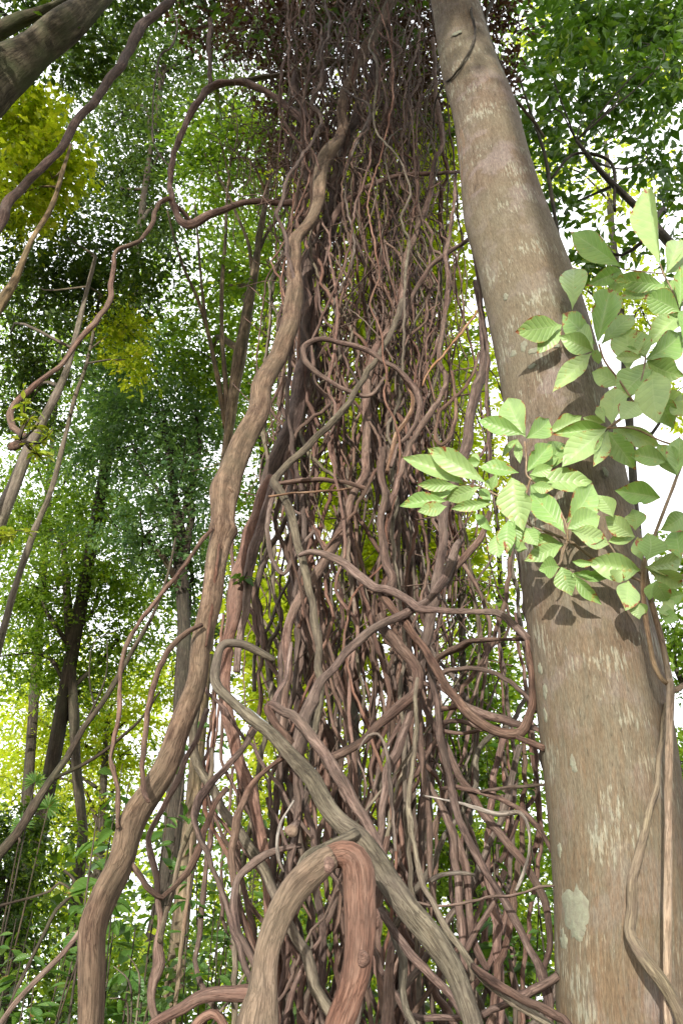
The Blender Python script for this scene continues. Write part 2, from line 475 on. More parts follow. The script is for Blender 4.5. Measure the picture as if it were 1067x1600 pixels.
def tube_obj(name, path, rad, mat, parent=None, origin=None, **kw):
    V, Q, T3, bk = tube_arrays(path, rad, **kw)
    if origin is None:
        origin = path[0] if path[0][2] < path[-1][2] else path[-1]
    me = mesh_from(name, V - np.asarray(origin), Q, T3, mat, {'bk': ('FLOAT_VECTOR', 'POINT', bk)})
    return place(name, me, origin, parent)

def kink(p, r, seed, amt=0.17):
    """small irregular bends, so that no stem is a clean curve"""
    g = np.random.default_rng(seed + 77)
    s = np.concatenate([[0], np.cumsum(np.linalg.norm(np.diff(p, axis=0), axis=1))])
    rm = float(np.median(r))
    env = np.clip(np.minimum(s, s[-1] - s) / 0.15, 0, 1)
    q = p.copy()
    for ax in range(3):
        for k in range(5):
            w = g.uniform(0.10, 0.9) / max(rm, 0.006)
            q[:, ax] += env * rm * amt * g.uniform(0.2, 1.0) * np.sin(w * s + g.uniform(0, 6.28)) / (0.5 + w * rm * 1.4)
    return q

def px_path(pts, Y0, Y1=None, step=0.03, down=True, up=0.0):
    """(px, py, width px[, Y]) rows -> resampled path and radii; ends below the frame run on to the ground"""
    if Y1 is None: Y1 = Y0
    rows = []
    n = len(pts)
    w = None
    for k, p in enumerate(pts):
        Y = p[3] if len(p) > 3 else Y0 + (Y1 - Y0) * k / max(1, n - 1)
        w = p[2] if len(p) > 2 and p[2] else w
        q = P(p[0], p[1], Y)
        rows.append([*q, w / 2 / FPX * depth_of(q)])
    rows = np.array(rows)
    if down:
        for e in (0, -1):
            if pts[e][1] >= 1575:
                q = rows[e].copy(); d = rows[e] - rows[1 if e == 0 else -2]
                d = d[:3] / (np.linalg.norm(d[:3]) + 1e-9)
                m = q.copy(); m[:3] += [d[0] * 0.3, d[1] * 0.3, -q[2] * 0.45]
                g = q.copy(); g[:3] += [d[0] * 0.4, d[1] * 0.4, -q[2] - 0.06]; g[3] *= 1.15
                ext = np.vstack([m, g])
                rows = np.vstack([ext[::-1], rows]) if e == 0 else np.vstack([rows, ext])
    if up:
        for e in (0, -1):
            if pts[e][1] <= 8:
                q = rows[e]; d = rows[e] - rows[1 if e == 0 else -2]
                g = q + d / (np.linalg.norm(d[:3]) + 1e-9) * up
                g[3] = q[3] * 0.8
                rows = np.vstack([g, rows]) if e == 0 else np.vstack([rows, g])
    s = spline(rows, step)
    return s[:, :3], np.maximum(s[:, 3], 0.0015)

# ------------------------------------------------------------------ leaves in mass
def leaves_mesh(name, C, D, Nn, L, Wd, lv, mat, origin):
    """folded pointed leaves: base C, direction D, normal Nn, length L, width Wd (arrays)"""
    n = len(C)
    S = np.cross(D, Nn); S /= np.linalg.norm(S, axis=1)[:, None] + 1e-9
    U = np.cross(S, D)
    L = L[:, None]; Wd = Wd[:, None]
    b = C
    l = C + D * L * 0.45 + S * Wd * 0.5 + U * Wd * 0.16
    r = C + D * L * 0.45 - S * Wd * 0.5 + U * Wd * 0.16
    t = C + D * L - U * L * 0.12
    m = C + D * L * 0.5 + U * L * 0.03
    V = np.stack([b, l, t, r, m], 1).reshape(-1, 3) - np.asarray(origin)
    k = np.arange(n)[:, None] * 5
    F = np.concatenate([k + np.array([[0, 4, 1]]), k + np.array([[1, 4, 2]]), k + np.array([[0, 3, 4]]), k + np.array([[3, 2, 4]])], 1).reshape(-1, 3)
    return mesh_from(name, V, None, F, mat, {'lv': ('FLOAT', 'FACE', np.repeat(lv, 4))}, smooth=False)

def unit(a):
    return a / (np.linalg.norm(a, axis=-1, keepdims=True) + 1e-9)

def lobe_leaves(c, rad, n_leaf, leaf, g, per=26, droop=0.25, hollow=0.35):
    """sprays of leaves through an ellipsoid: returns arrays of base, direction, normal, length, width, colour"""
    ncl = max(4, int(n_leaf / per))
    d = unit(g.normal(size=(ncl, 3)))
    rr = g.uniform(hollow ** 3, 1, ncl) ** (1 / 3)
    wob = (1 + 0.42 * np.sin(3.1 * d[:, 0] + g.uniform(0, 6)) * np.cos(2.7 * d[:, 2] + g.uniform(0, 6))) * np.clip(g.lognormal(0, 0.22, ncl), 0.5, 1.9)
    cc = c + d * (rr * wob)[:, None] * rad
    spray = np.min(rad) * 0.20 + leaf * 1.4
    ax = unit(d * [1, 1, 0.35] + g.normal(size=(ncl, 3)) * 0.55)      # twig direction
    cn = unit(np.array([0, 0, 1.0]) + g.normal(size=(ncl, 3)) * 0.35)
    side = unit(np.cross(ax, cn))
    idx = np.repeat(np.arange(ncl), per)
    n = len(idx)
    t = g.uniform(-1, 1, n); w = g.normal(0, 0.42, n); h = g.normal(0, 0.22, n)
    spr = spray * g.uniform(0.6, 1.6, ncl)[idx][:, None]
    pos = cc[idx] + (ax[idx] * t[:, None] + side[idx] * (w * 0.8)[:, None] + cn[idx] * (h * 0.7)[:, None]) * spr
    D = unit(ax[idx] * 0.7 + side[idx] * np.sign(w)[:, None] * 0.8 + g.normal(size=(n, 3)) * 0.35 - np.array([0, 0, droop]))
    Nn = unit(cn[idx] + g.normal(size=(n, 3)) * 0.55)
    Ls = leaf * (g.uniform(0.7, 1.25, ncl)[idx]) * g.uniform(0.7, 1.3, n)
    lv = np.clip(g.uniform(0, 1, ncl)[idx] * 0.55 + g.uniform(0, 1, n) * 0.45, 0, 1)
    return pos, D, Nn, Ls, Ls * g.uniform(0.40, 0.55, n), lv

def crown_obj(name, lobes, mat, parent, origin, seed, per=26):
    g = np.random.default_rng(seed)
    parts = [lobe_leaves(c, rad, n, leaf, g, per) for (c, rad, n, leaf) in lobes]
    A = [np.concatenate([p[k] for p in parts]) for k in range(6)]
    me = leaves_mesh(name, *A, mat, origin)
    o = place(name, me, origin, parent)
    return o

# ------------------------------------------------------------------ ground
def build_ground():
    n = 90
    xs = np.sign(np.linspace(-1, 1, n)) * np.abs(np.linspace(-1, 1, n)) ** 2.2 * 160
    X, Yg = np.meshgrid(xs, xs + 6)
    Z = 0.10 * np.sin(X * 0.9 + 1) * np.cos(Yg * 0.7) + 0.05 * np.sin(X * 2.3) * np.sin(Yg * 1.9 + 2) - 0.12
    V = np.stack([X, Yg, Z], -1).reshape(-1, 3)
    i = np.arange(n - 1)[:, None] * n; j = np.arange(n - 1)[None, :]
    F = np.stack([i + j, i + j + 1, i + n + j + 1, i + n + j], -1).reshape(-1, 4)
    o = place('forest_floor', mesh_from('forest_floor', V, F, None, 'soil'), (0, 0, 0))
    o['kind'] = 'structure'
    g = np.random.default_rng(3)
    m = 26000
    C = np.stack([g.uniform(-12, 12, m), g.uniform(-8, 20, m), np.zeros(m)], -1)
    C[:, 2] = 0.10 * np.sin(C[:, 0] * 0.9 + 1) * np.cos(C[:, 1] * 0.7) + 0.05 * np.sin(C[:, 0] * 2.3) * np.sin(C[:, 1] * 1.9 + 2) - 0.12 + 0.012
    D = unit(np.stack([g.normal(size=m), g.normal(size=m), g.normal(size=m) * 0.12], -1))
    N = unit(np.array([0, 0, 1.0]) + g.normal(size=(m, 3)) * 0.25)
    L = g.uniform(0.05, 0.13, m)
    me = leaves_mesh('leaf_litter', C, D, N, L, L * 0.5, g.uniform(0, 0.95, m), 'leaf_dead', (0, 0, 0))
    o = place('leaf_litter', me, (0, 0, 0), None, True)
    tag(o, 'brown fallen leaves covering the forest floor', 'leaf litter')
build_ground()

# ------------------------------------------------------------------ background trees
def tree(name, label, trunk, Y, lobes, leafmat, barkmat='bark_dark', group=None, stems=(), seed=0, per=26, limbs=True):
    """trunk: (px, py, w) rows from low to high; lobes: (px, py, Y, rx px, ry px, leaves, leaf px)"""
    g = np.random.default_rng(1000 + seed)
    path, rad = px_path(trunk, Y, Y, 0.12, down=False, up=0)
    base = path[0].copy()
    if base[2] > 0:                                  # run the trunk on down to the ground
        d = path[min(3, len(path) - 1)] - path[0]
        k = np.linspace(0, 1, 8)[:-1, None]
        foot = np.array([base[0] - 0.25 * d[0] / max(d[2], 0.05) * base[2], base[1], -0.2])
        foot[0] = np.clip(foot[0], base[0] - 1.2, base[0] + 1.2)
        path = np.vstack([foot + (base - foot) * k, path])
        rad = np.concatenate([np.linspace(rad[0] * 1.35, rad[0], 8)[:-1], rad])
    root = thing(name, path[0], label, 'tree', group)
    tube_obj('trunk', path, rad, barkmat, root, nseg=10, ridge=0.10, lump=0.08, seed=seed)
    for st in stems:
        p, r = px_path(st, Y, Y, 0.1, down=False)
        tube_obj('limb', p, r, barkmat, root, nseg=7, seed=seed + 5)
    L = []
    for (px, py, Yl, rx, ry, n, lf) in lobes:
        c = P(px, py, Yl); dp = depth_of(c) / FPX
        rad3 = np.array([rx * dp, 0.5 * (rx + ry) * dp, ry * dp])
        L.append((c, rad3 * 1.08, int(n * 1.45), lf * dp))
        if limbs:
            # a limb from the trunk to the middle of the lobe, then forks inside it
            k = int(np.argmin(np.linalg.norm(path - (c - [0, 0, rad3[2] * 1.6]), axis=1)))
            a = path[k]
            mid = (a + c) / 2 + g.normal(size=3) * 0.12 * np.linalg.norm(c - a) + [0, 0, 0.05]
            r0 = min(rad[k] * 0.6, 0.09)
            s = spline(np.array([[*a, r0], [*mid, r0 * 0.7], [*c, r0 * 0.35], [*(c + g.normal(size=3) * rad3 * 0.5), r0 * 0.15]]), 0.2)
            tube_obj('limb', s[:, :3], s[:, 3], barkmat, root, nseg=6, seed=seed + 9)
            TV, TQ, TT, TB = [], [], [], []; off = 0
            for q in range(7):
                e = c + unit(g.normal(size=3)) * rad3 * 0.95
                m2 = (c + e) / 2 + g.normal(size=3) * rad3 * 0.15
                st = c + (e - c) * 0.05
                rr = r0 * 0.3
                s = spline(np.array([[*st, rr], [*m2, rr * 0.65], [*e, rr * 0.3]]), 0.25)
                V, Q, T3, bk = tube_arrays(s[:, :3], s[:, 3], nseg=4, seed=q)
                TV.append(V); TQ.append(Q + off); TT.append(T3 + off); TB.append(bk); off += len(V)
            me = mesh_from('twigs', np.vstack(TV) - c, np.vstack(TQ), np.vstack(TT), barkmat, {'bk': ('FLOAT_VECTOR', 'POINT', np.vstack(TB))})
            o = place('twigs', me, c, root); o['kind'] = 'stuff'
    o = crown_obj('crown', L, leafmat, root, path[-1], seed, per)
    o['kind'] = 'stuff'
    return root

GT = 'forest trees behind the lianas'
tree('forest_tree', 'forked tree with sunlit gold coloured into its bark and thin upright stems, left of the liana curtain',
     [(344, 800, 15), (349, 749, 15), (355, 691, 17), (364, 620, 19), (374, 560, 22), (381, 523, 22), (390, 470, 18), (399, 420, 15), (405, 371, 12), (413, 326, 11), (421, 260, 9), (428, 190, 8), (440, 110, 6)],
     8.0,
     [(345, 440, 9.0, 60, 60, 700, 10), (400, 250, 8.4, 90, 80, 2300, 10), (330, 560, 9.4, 80, 70, 1800, 10), (330, 250, 8.2, 60, 70, 1200, 9), (430, 420, 8.8, 60, 110, 1600, 10)],
     'leaf_mid', 'bark_sunlit', None,
     stems=[[(356, 690, 9), (352, 597, 9), (347, 523, 8), (347, 444, 7), (352, 379, 6), (355, 310, 5), (362, 240, 4)],
            [(352, 668, 8), (342, 600, 9), (334, 562, 8), (326, 523, 7), (310, 470, 6), (287, 418, 5), (273, 373, 4), (262, 330, 3)],
            [(330, 545, 5), (323, 510, 6), (315, 444, 5), (310, 379, 4), (305, 320, 3)],
            [(395, 440, 7), (388, 380, 6), (372, 340, 5), (350, 290, 4), (320, 240, 3)],
            [(402, 400, 6), (420, 360, 6), (445, 330, 5), (465, 290, 4)]], seed=1)
tree('forest_tree', 'dark-trunked tree with blue-green foliage left of the tall tan liana',
     [(240, 1470, 30), (258, 1380, 30), (270, 1290, 28), (278, 1180, 26), (284, 1080, 24), (288, 980, 22), (284, 900, 22), (279, 822, 20), (272, 765, 13), (262, 700, 9), (255, 640, 6)],
     10.0,
     [(215, 560, 10.5, 100, 70, 3300, 8.5), (250, 660, 10.2, 100, 80, 4200, 8.5), (165, 700, 10.6, 70, 70, 1900, 8.5), (280, 760, 10.0, 80, 80, 3000, 8.5), (225, 840, 9.8, 80, 60, 2000, 8.5), (310, 650, 10.8, 60, 80, 1800, 8.5), (300, 900, 10.5, 60, 70, 1500, 8.5), (180, 620, 10.5, 60, 60, 1300, 8.5)],
     'leaf_blue', 'bark_dark', None,
     stems=[[(280, 830, 12), (300, 760, 10), (312, 700, 7), (305, 640, 5)], [(279, 822, 10), (250, 770, 7), (225, 735, 5), (205, 690, 4)], [(284, 900, 9), (296, 840, 9), (297, 780, 7), (300, 720, 5)]], seed=2)
tree('forest_tree', 'slender green-grey leaning tree holding a dark crown above the yellow leafy sprays',
     [(-30, 900, 26), (0, 809, 22), (21, 762, 18), (47, 696, 16), (79, 636, 13), (102, 586, 10), (118, 530, 8), (135, 460, 6), (150, 400, 5)],
     7.0,
     [(60, 430, 7.6, 100, 60, 2700, 9), (150, 470, 8.0, 80, 60, 1800, 9), (30, 560, 7.8, 80, 50, 1500, 9), (120, 380, 7.8, 90, 60, 2200, 9), (200, 420, 8.2, 60, 50, 1100, 9), (40, 640, 8.4, 60, 50, 800, 9)],
     'leaf_dark', 'bark_olive', None, seed=3)
tree('forest_tree', 'thin pole-like leaning tree behind the green-grey leaning tree',
     [(20, 930, 11), (38, 876, 10), (56, 825, 10), (79, 770, 9), (100, 691, 8), (118, 620, 7), (136, 568, 6), (150, 500, 5), (160, 430, 4)],
     8.0,
     [(190, 520, 8.2, 38, 34, 650, 9), (205, 560, 8.2, 30, 26, 420, 9), (180, 480, 8.6, 40, 30, 400, 9)],
     'leaf_sunlit', 'bark_olive', None, seed=4)
tree('forest_tree', 'yellow-green leafed tree under the mossy limbs',
     [(-60, 600, 20), (-20, 520, 18), (0, 476, 18), (20, 445, 14), (35, 410, 10), (50, 375, 9), (81, 324, 8), (100, 263, 6), (112, 225, 4)],
     6.0,
     [(40, 210, 6.4, 62, 50, 1500, 14), (75, 260, 6.5, 50, 55, 1100, 14), (20, 310, 6.6, 60, 50, 1100, 14), (60, 175, 6.2, 40, 25, 400, 14)],
     'leaf_sunlit', 'bark_sunlit', None, seed=5, per=18)
tree('forest_tree', 'tall dark tree whose crown fills the gap inside the big liana loop',
     [(190, 600, 14), (205, 500, 13), (213, 420, 12), (222, 330, 11), (235, 240, 10), (250, 150, 9), (262, 60, 7), (270, 0, 6)],
     11.0,
     [(190, 180, 11.2, 70, 60, 2300, 8), (240, 110, 11.0, 80, 60, 2500, 8), (180, 280, 11.5, 70, 50, 2000, 8), (240, 330, 11.6, 70, 50, 1900, 8), (330, 60, 11.0, 80, 60, 2300, 8), (150, 60, 11.0, 90, 50, 2300, 8), (250, 230, 11.3, 70, 60, 1900, 8), (360, 170, 11.3, 60, 60, 1300, 8)],
     'leaf_dark', 'bark_dark', None, seed=6)
tree('forest_tree', 'bright green tree with feathery foliage left of the thin hanging vines',
     [(130, 1300, 20), (120, 1200, 18), (115, 1100, 16), (110, 1000, 14), (105, 920, 10), (100, 850, 7)],
     11.0,
     [(70, 920, 11.0, 100, 70, 3200, 8.5), (160, 900, 11.3, 90, 70, 2600, 8.5), (50, 1020, 11.2, 90, 70, 2600, 8.5), (190, 990, 11.5, 70, 60, 1600, 8.5), (120, 1080, 11.6, 60, 50, 900, 8.5), (40, 830, 11.2, 80, 50, 1600, 8.5), (150, 800, 11.4, 70, 50, 1400, 8.5)],
     'leaf_mid', 'bark_dark', None, seed=7)
tree('forest_tree', 'pale yellow-green tree glowing behind the dark slanting trunk',
     [(150, 1560, 22), (150, 1450, 18), (155, 1350, 15), (160, 1260, 12), (165, 1180, 9), (170, 1110, 6)],
     14.0,
     [(190, 1090, 14.0, 80, 60, 1900, 8), (110, 1150, 14.2, 80, 60, 1900, 8), (190, 1180, 14.4, 70, 60, 1700, 8), (60, 1220, 14.5, 90, 60, 2200, 8), (130, 1290, 14.2, 70, 60, 1900, 8), (100, 1390, 14.2, 60, 70, 1900, 8), (50, 1120, 14.4, 60, 50, 1000, 8), (270, 1060, 14.4, 70, 60, 1400, 8)],
     'leaf_sunlit', 'bark_dark', None, seed=8)
tree('forest_tree', 'dark low tree below the slanting trunk',
     [(-40, 1560, 22), (-35, 1480, 20), (-25, 1400, 16), (-10, 1320, 10)],
     9.0,
     [(15, 1370, 9.2, 60, 60, 1500, 9), (30, 1300, 9.4, 50, 40, 800, 9), (0, 1470, 9.2, 60, 50, 1200, 9)],
     'leaf_dark', 'bark_dark', None, seed=9)
tree('forest_tree', 'yellow-green tree seen through the lower and middle liana curtain',
     [(560, 1560, 22), (560, 1400, 20), (555, 1250, 18), (550, 1100, 16), (545, 950, 13), (540, 800, 10), (540, 650, 8)],
     7.2,
     [(430, 960, 7.2, 70, 70, 2295, 14), (520, 1000, 7.6, 70, 80, 2160, 14), (600, 880, 7.4, 80, 80, 2430, 14), (640, 620, 7.4, 70, 90, 2565, 14), (560, 760, 7.6, 70, 80, 2025, 14), (690, 720, 7.2, 60, 80, 1755, 14), (450, 1110, 7.6, 70, 60, 1620, 14), (690, 850, 7.4, 60, 60, 1350, 14), (510, 640, 8.0, 60, 70, 945, 14), (590, 520, 7.8, 60, 60, 1215, 14)],
     'leaf_sunlit', 'bark_dark', None, seed=10, per=20)
tree('forest_tree', 'green leafed tree close behind the liana curtain beside the big trunk',
     [(740, 1560, 18), (735, 1400, 16), (730, 1250, 14), (725, 1100, 12), (720, 950, 10), (715, 800, 8), (712, 600, 6)],
     7.5,
     [(760, 1080, 7.6, 60, 60, 500, 16), (720, 1180, 7.6, 60, 60, 700, 16), (790, 1200, 7.8, 40, 50, 250, 16), (760, 1420, 7.6, 70, 70, 900, 16), (690, 1320, 7.8, 60, 60, 500, 16), (800, 1330, 7.8, 40, 50, 250, 16), (740, 940, 7.8, 60, 60, 500, 15), (690, 560, 8.0, 60, 80, 800, 14), (800, 1500, 7.6, 50, 50, 500, 16)],
     'leaf_mid', 'bark_dark', None, seed=11, per=16)
tree('forest_tree', 'tree with sparse yellow-green tips showing through the upper liana curtain',
     [(620, 700, 14), (622, 560, 12), (624, 430, 11), (626, 320, 9), (628, 220, 7), (630, 130, 5)],
     7.2,
     [(620, 200, 7.2, 70, 60, 2394, 12), (650, 330, 7.4, 60, 70, 2016, 12), (590, 380, 7.6, 60, 80, 1890, 12), (680, 430, 7.2, 60, 60, 1763, 12), (530, 300, 7.8, 60, 70, 1134, 12), (600, 470, 7.4, 60, 50, 1260, 12), (680, 230, 7.4, 40, 60, 881, 12)],
     'leaf_sunlit', 'bark_dark', None, seed=12, per=20)
tree('forest_tree', 'light green tree far behind the liana curtain',
     [(480, 1560, 20), (480, 1350, 18), (478, 1150, 15), (476, 900, 12), (474, 700, 10), (472, 450, 7), (470, 300, 5)],
     12.0,
     [(480, 520, 12, 70, 90, 1264, 9), (560, 600, 12, 80, 90, 1113, 9), (500, 800, 12, 80, 90, 1113, 9), (620, 450, 12.4, 80, 90, 1113, 9), (420, 1250, 12, 80, 80, 2226, 9), (560, 1200, 12, 90, 90, 2630, 9), (660, 1180, 12.4, 70, 90, 1618, 9), (480, 1420, 12, 90, 80, 2630, 9), (600, 1450, 12, 90, 90, 2630, 9), (650, 980, 12.4, 70, 90, 809, 9), (560, 250, 12, 90, 90, 1416, 9)],
     'leaf_sunlit', 'bark_dark', None, seed=13)
tree('forest_tree', 'broad-leafed tree overhanging from the right of the big trunk',
     [(1180, 760, 30), (1150, 620, 26), (1110, 500, 20), (1060, 400, 16), (1000, 330, 12), (940, 270, 8), (900, 220, 5)],
     6.5,
     [(860, 90, 6.8, 80, 70, 468, 19), (960, 60, 7.0, 90, 60, 540, 19), (1040, 130, 7.0, 70, 80, 468, 19), (930, 150, 6.8, 90, 45, 396, 19), (840, 190, 6.8, 35, 50, 118, 19), (1010, 240, 7.2, 60, 55, 201, 19), (890, 320, 7.2, 50, 45, 118, 19), (1040, 330, 7.2, 50, 60, 151, 19), (940, 400, 7.4, 60, 50, 136, 19), (1050, 20, 6.8, 70, 60, 396, 19), (890, 20, 6.8, 70, 50, 360, 19), (900, 250, 7.2, 50, 30, 72, 19)],
     'leaf_deep', 'bark_dark', None,
     stems=[[(880, 420, 5), (872, 370, 6), (860, 300, 7), (850, 240, 6), (830, 180, 5), (810, 120, 4)], [(960, 330, 5), (950, 250, 6), (900, 240, 5), (860, 280, 4)]], seed=14, per=14)
tree('forest_tree', 'yellow-tipped tree behind the broad-leafed tree to the right of the big trunk',
     [(1000, 900, 16), (985, 700, 13), (970, 500, 11), (955, 350, 8), (945, 220, 5)],
     11.0,
     [(870, 60, 11, 60, 40, 1020, 9), (1000, 80, 11, 50, 40, 850, 9), (850, 260, 11, 45, 50, 714, 9), (960, 300, 11, 50, 40, 442, 9), (1050, 100, 11, 40, 40, 510, 9), (1000, 480, 11, 50, 80, 680, 10), (900, 450, 11, 40, 60, 510, 10), (1045, 620, 11, 40, 60, 340, 10)],
     'leaf_sunlit', 'bark_dark', None, seed=15)
tree('forest_tree', 'dense dark green tree behind the right edge of the big trunk',
     [(1120, 1500, 24), (1110, 1300, 22), (1100, 1100, 18), (1090, 950, 14), (1080, 800, 9)],
     8.5,
     [(1060, 1000, 8.6, 60, 80, 1300, 13), (1080, 880, 8.8, 50, 60, 500, 13), (1100, 1200, 8.6, 60, 90, 1100, 13), (1100, 1400, 8.6, 60, 100, 1100, 13)],
     'leaf_mid', 'bark_dark', None, seed=16, per=16)

tree('forest_tree', 'fresh green tree filling the gap between the sunlit-gold forked tree and the curtain',
     [(400, 1300, 16), (405, 1100, 14), (410, 900, 12), (412, 700, 10), (415, 500, 8), (420, 350, 6)],
     12.5,
     [(400, 480, 12.5, 60, 80, 1500, 9), (390, 620, 12.5, 60, 80, 1500, 9), (400, 760, 12.5, 60, 80, 1500, 9), (350, 360, 12.8, 60, 50, 700, 9), (430, 340, 12.6, 60, 70, 1100, 9), (360, 860, 12.6, 60, 70, 1200, 9), (330, 980, 12.6, 60, 70, 1200, 9), (440, 200, 12.6, 60, 70, 1000, 9), (390, 1000, 12.4, 60, 80, 1000, 9)],
     'leaf_mid', 'bark_dark', None, seed=17)
tree('forest_tree', 'yellow-green tree behind the bright gap beside the big trunk',
     [(800, 1560, 16), (798, 1400, 14), (792, 1200, 12), (785, 1000, 10), (775, 800, 8), (760, 600, 6)],
     13.0,
     [(760, 900, 13, 60, 80, 1000, 9), (770, 760, 13, 50, 80, 900, 9), (790, 1030, 13, 50, 60, 420, 9), (740, 1060, 13, 60, 70, 800, 9), (790, 1290, 13, 50, 70, 500, 9), (740, 600, 13, 50, 80, 900, 9), (820, 1480, 13, 50, 70, 700, 9), (740, 1330, 13, 60, 80, 900, 9), (770, 1180, 13, 60, 40, 300, 9)],
     'leaf_sunlit', 'bark_dark', None, seed=18)

tree('forest_tree', 'hazy green tree filling the view behind the leaning trees',
     [(40, 1300, 16), (50, 1150, 14), (60, 1000, 13), (70, 860, 11), (80, 720, 9), (90, 600, 7), (95, 500, 5)],
     13.5,
     [(30, 600, 13.5, 80, 60, 1500, 8), (110, 600, 13.5, 70, 60, 1300, 8), (40, 700, 13.5, 80, 60, 1500, 8), (120, 720, 13.5, 60, 60, 900, 8), (30, 790, 13.5, 80, 60, 1700, 8), (110, 830, 13.5, 80, 60, 1700, 8), (190, 640, 13.8, 60, 60, 900, 8), (230, 480, 13.8, 70, 60, 1200, 8), (150, 520, 13.8, 60, 50, 800, 8), (250, 380, 13.8, 50, 50, 600, 8), (210, 920, 13.5, 70, 60, 1300, 8), (30, 480, 13.6, 80, 60, 1100, 8)],
     'leaf_mid', 'bark_dark', None, seed=19)

tree('forest_tree', 'green tree standing off to the right of the big trunk beyond the sapling',
     [(1330, 1500, 26), (1320, 1300, 24), (1310, 1100, 20), (1300, 900, 16), (1290, 700, 12), (1280, 500, 8)],
     9.0,
     [(1200, 520, 9.2, 80, 90, 900, 12), (1300, 420, 9.2, 100, 90, 1100, 12), (1220, 700, 9.4, 80, 90, 900, 12), (1350, 640, 9.2, 100, 100, 1100, 12), (1200, 900, 9.4, 70, 90, 900, 12), (1320, 880, 9.4, 100, 100, 1100, 12), (1230, 1120, 9.4, 80, 100, 1100, 12), (1350, 1150, 9.4, 100, 110, 1200, 12), (1230, 1350, 9.4, 90, 110, 1200, 12), (1380, 1400, 9.4, 110, 110, 1200, 12), (1250, 250, 9.4, 100, 90, 900, 12)],
     'leaf_mid', 'bark_dark', None, seed=20, per=18)

def far_forest():
    g = np.random.default_rng(55)
    L = []
    for k in range(84):
        x = g.uniform(-22, 22); y = g.uniform(16, 24); z = g.uniform(0.3, 8.0)
        L.append((np.array([x, y, z]), np.array([2.2, 1.6, 1.7]) * g.uniform(0.7, 1.2), 700, 0.17))
    o = crown_obj('far_forest', L, 'leaf_mid', None, (0, 20, 0), 66)
    tag(o, 'distant green forest foliage seen low between the nearer trees', 'forest', None, 'stuff')
    L = []
    for k in range(60):
        x = g.uniform(-24, 22); y = g.uniform(22, 30); z = g.uniform(0.5, 14 if x < -3 or x > 9 else 7)
        L.append((np.array([x, y, z]), np.array([2.6, 1.6, 2.2]) * g.uniform(0.7, 1.3), 700, 0.21))
    o = crown_obj('far_forest', L, 'leaf_sunlit', None, (0, 28, 0), 67)
    tag(o, 'distant yellow-green forest foliage standing behind everything else', 'forest', None, 'stuff')
far_forest()

def understorey():
    g = np.random.default_rng(58)
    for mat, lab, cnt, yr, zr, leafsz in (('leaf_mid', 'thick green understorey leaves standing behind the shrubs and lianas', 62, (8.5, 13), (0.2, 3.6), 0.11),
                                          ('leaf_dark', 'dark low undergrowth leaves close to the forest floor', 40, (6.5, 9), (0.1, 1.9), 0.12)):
        L = []
        for k in range(cnt):
            L.append((np.array([g.uniform(-9, 8), g.uniform(*yr), g.uniform(*zr)]), np.array([1.0, 0.7, 0.75]) * g.uniform(0.7, 1.2), 620, leafsz))
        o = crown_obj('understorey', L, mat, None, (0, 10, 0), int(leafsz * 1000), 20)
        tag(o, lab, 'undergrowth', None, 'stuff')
understorey()

# slanting trunks low on the left
def bare(name, label, rows, Y, mat, cat='tree', kids=(), seed=0, Y1=None):
    p, r = px_path(rows, Y, Y1, 0.08, down=False)
    d = unit(p[0] - p[2])
    q = p[0].copy(); ext = []
    while q[2] > -0.1 and len(ext) < 60:
        q = q + np.array([d[0] * 0.6, d[1], min(d[2], -0.45)]) * 0.12
        ext.append(q.copy())
    if ext:
        p = np.vstack([np.array(ext)[::-1], p]); r = np.concatenate([np.full(len(ext), r[0] * 1.1), r])
    root = thing(name, p[0], label, cat)
    tube_obj('trunk', p, r, mat, root, nseg=9, seed=seed)
    for kr in kids:
        p2, r2 = px_path(kr, Y, Y, 0.08, down=False)
        tube_obj('branch', p2, r2, mat, root, nseg=6, seed=seed + 3)
    return root
bare('slanting_tree', 'dark slanting trunk with one long side branch crossing the yellow-green foliage',
     [(0, 1334, 16), (26, 1305, 14), (52, 1263, 12), (76, 1224, 11), (105, 1184, 10), (131, 1137, 9), (157, 1103, 8), (181, 1064, 8), (213, 1007, 6), (235, 970, 5), (262, 900, 4), (275, 840, 3)], 6.0, 'bark_dark',
     kids=[[(80, 1218, 7), (126, 1197, 6), (163, 1174, 6), (194, 1148, 5), (223, 1121, 4), (250, 1080, 3)], [(105, 1184, 4), (165, 1060, 3), (168, 1000, 2)], [(26, 1305, 4), (32, 1313, 5), (31, 1318, 3)],
           [(150, 1110, 3), (140, 1060, 3), (150, 1000, 2), (185, 985, 2)]], seed=31)
bare('leaning_sapling', 'thin brown leaning stem running up to the foot of the tall tan liana',
     [(5, 1594, 8), (29, 1562, 8), (66, 1523, 8), (100, 1489, 8), (131, 1447, 7), (150, 1410, 6)], 3.4, 'bark_brown', 'sapling', seed=32, Y1=3.3)
bare('leaning_sapling', 'dark thin stem with a side fork above the thin brown leaning stem',
     [(29, 1541, 6), (52, 1494, 6), (73, 1452, 6), (89, 1421, 6), (113, 1397, 6), (116, 1375, 5), (100, 1360, 4)], 4.6, 'bark_dark', 'sapling',
     kids=[[(113, 1392, 4), (94, 1379, 4), (79, 1392, 4), (39, 1405, 4), (0, 1415, 4)]], seed=33)

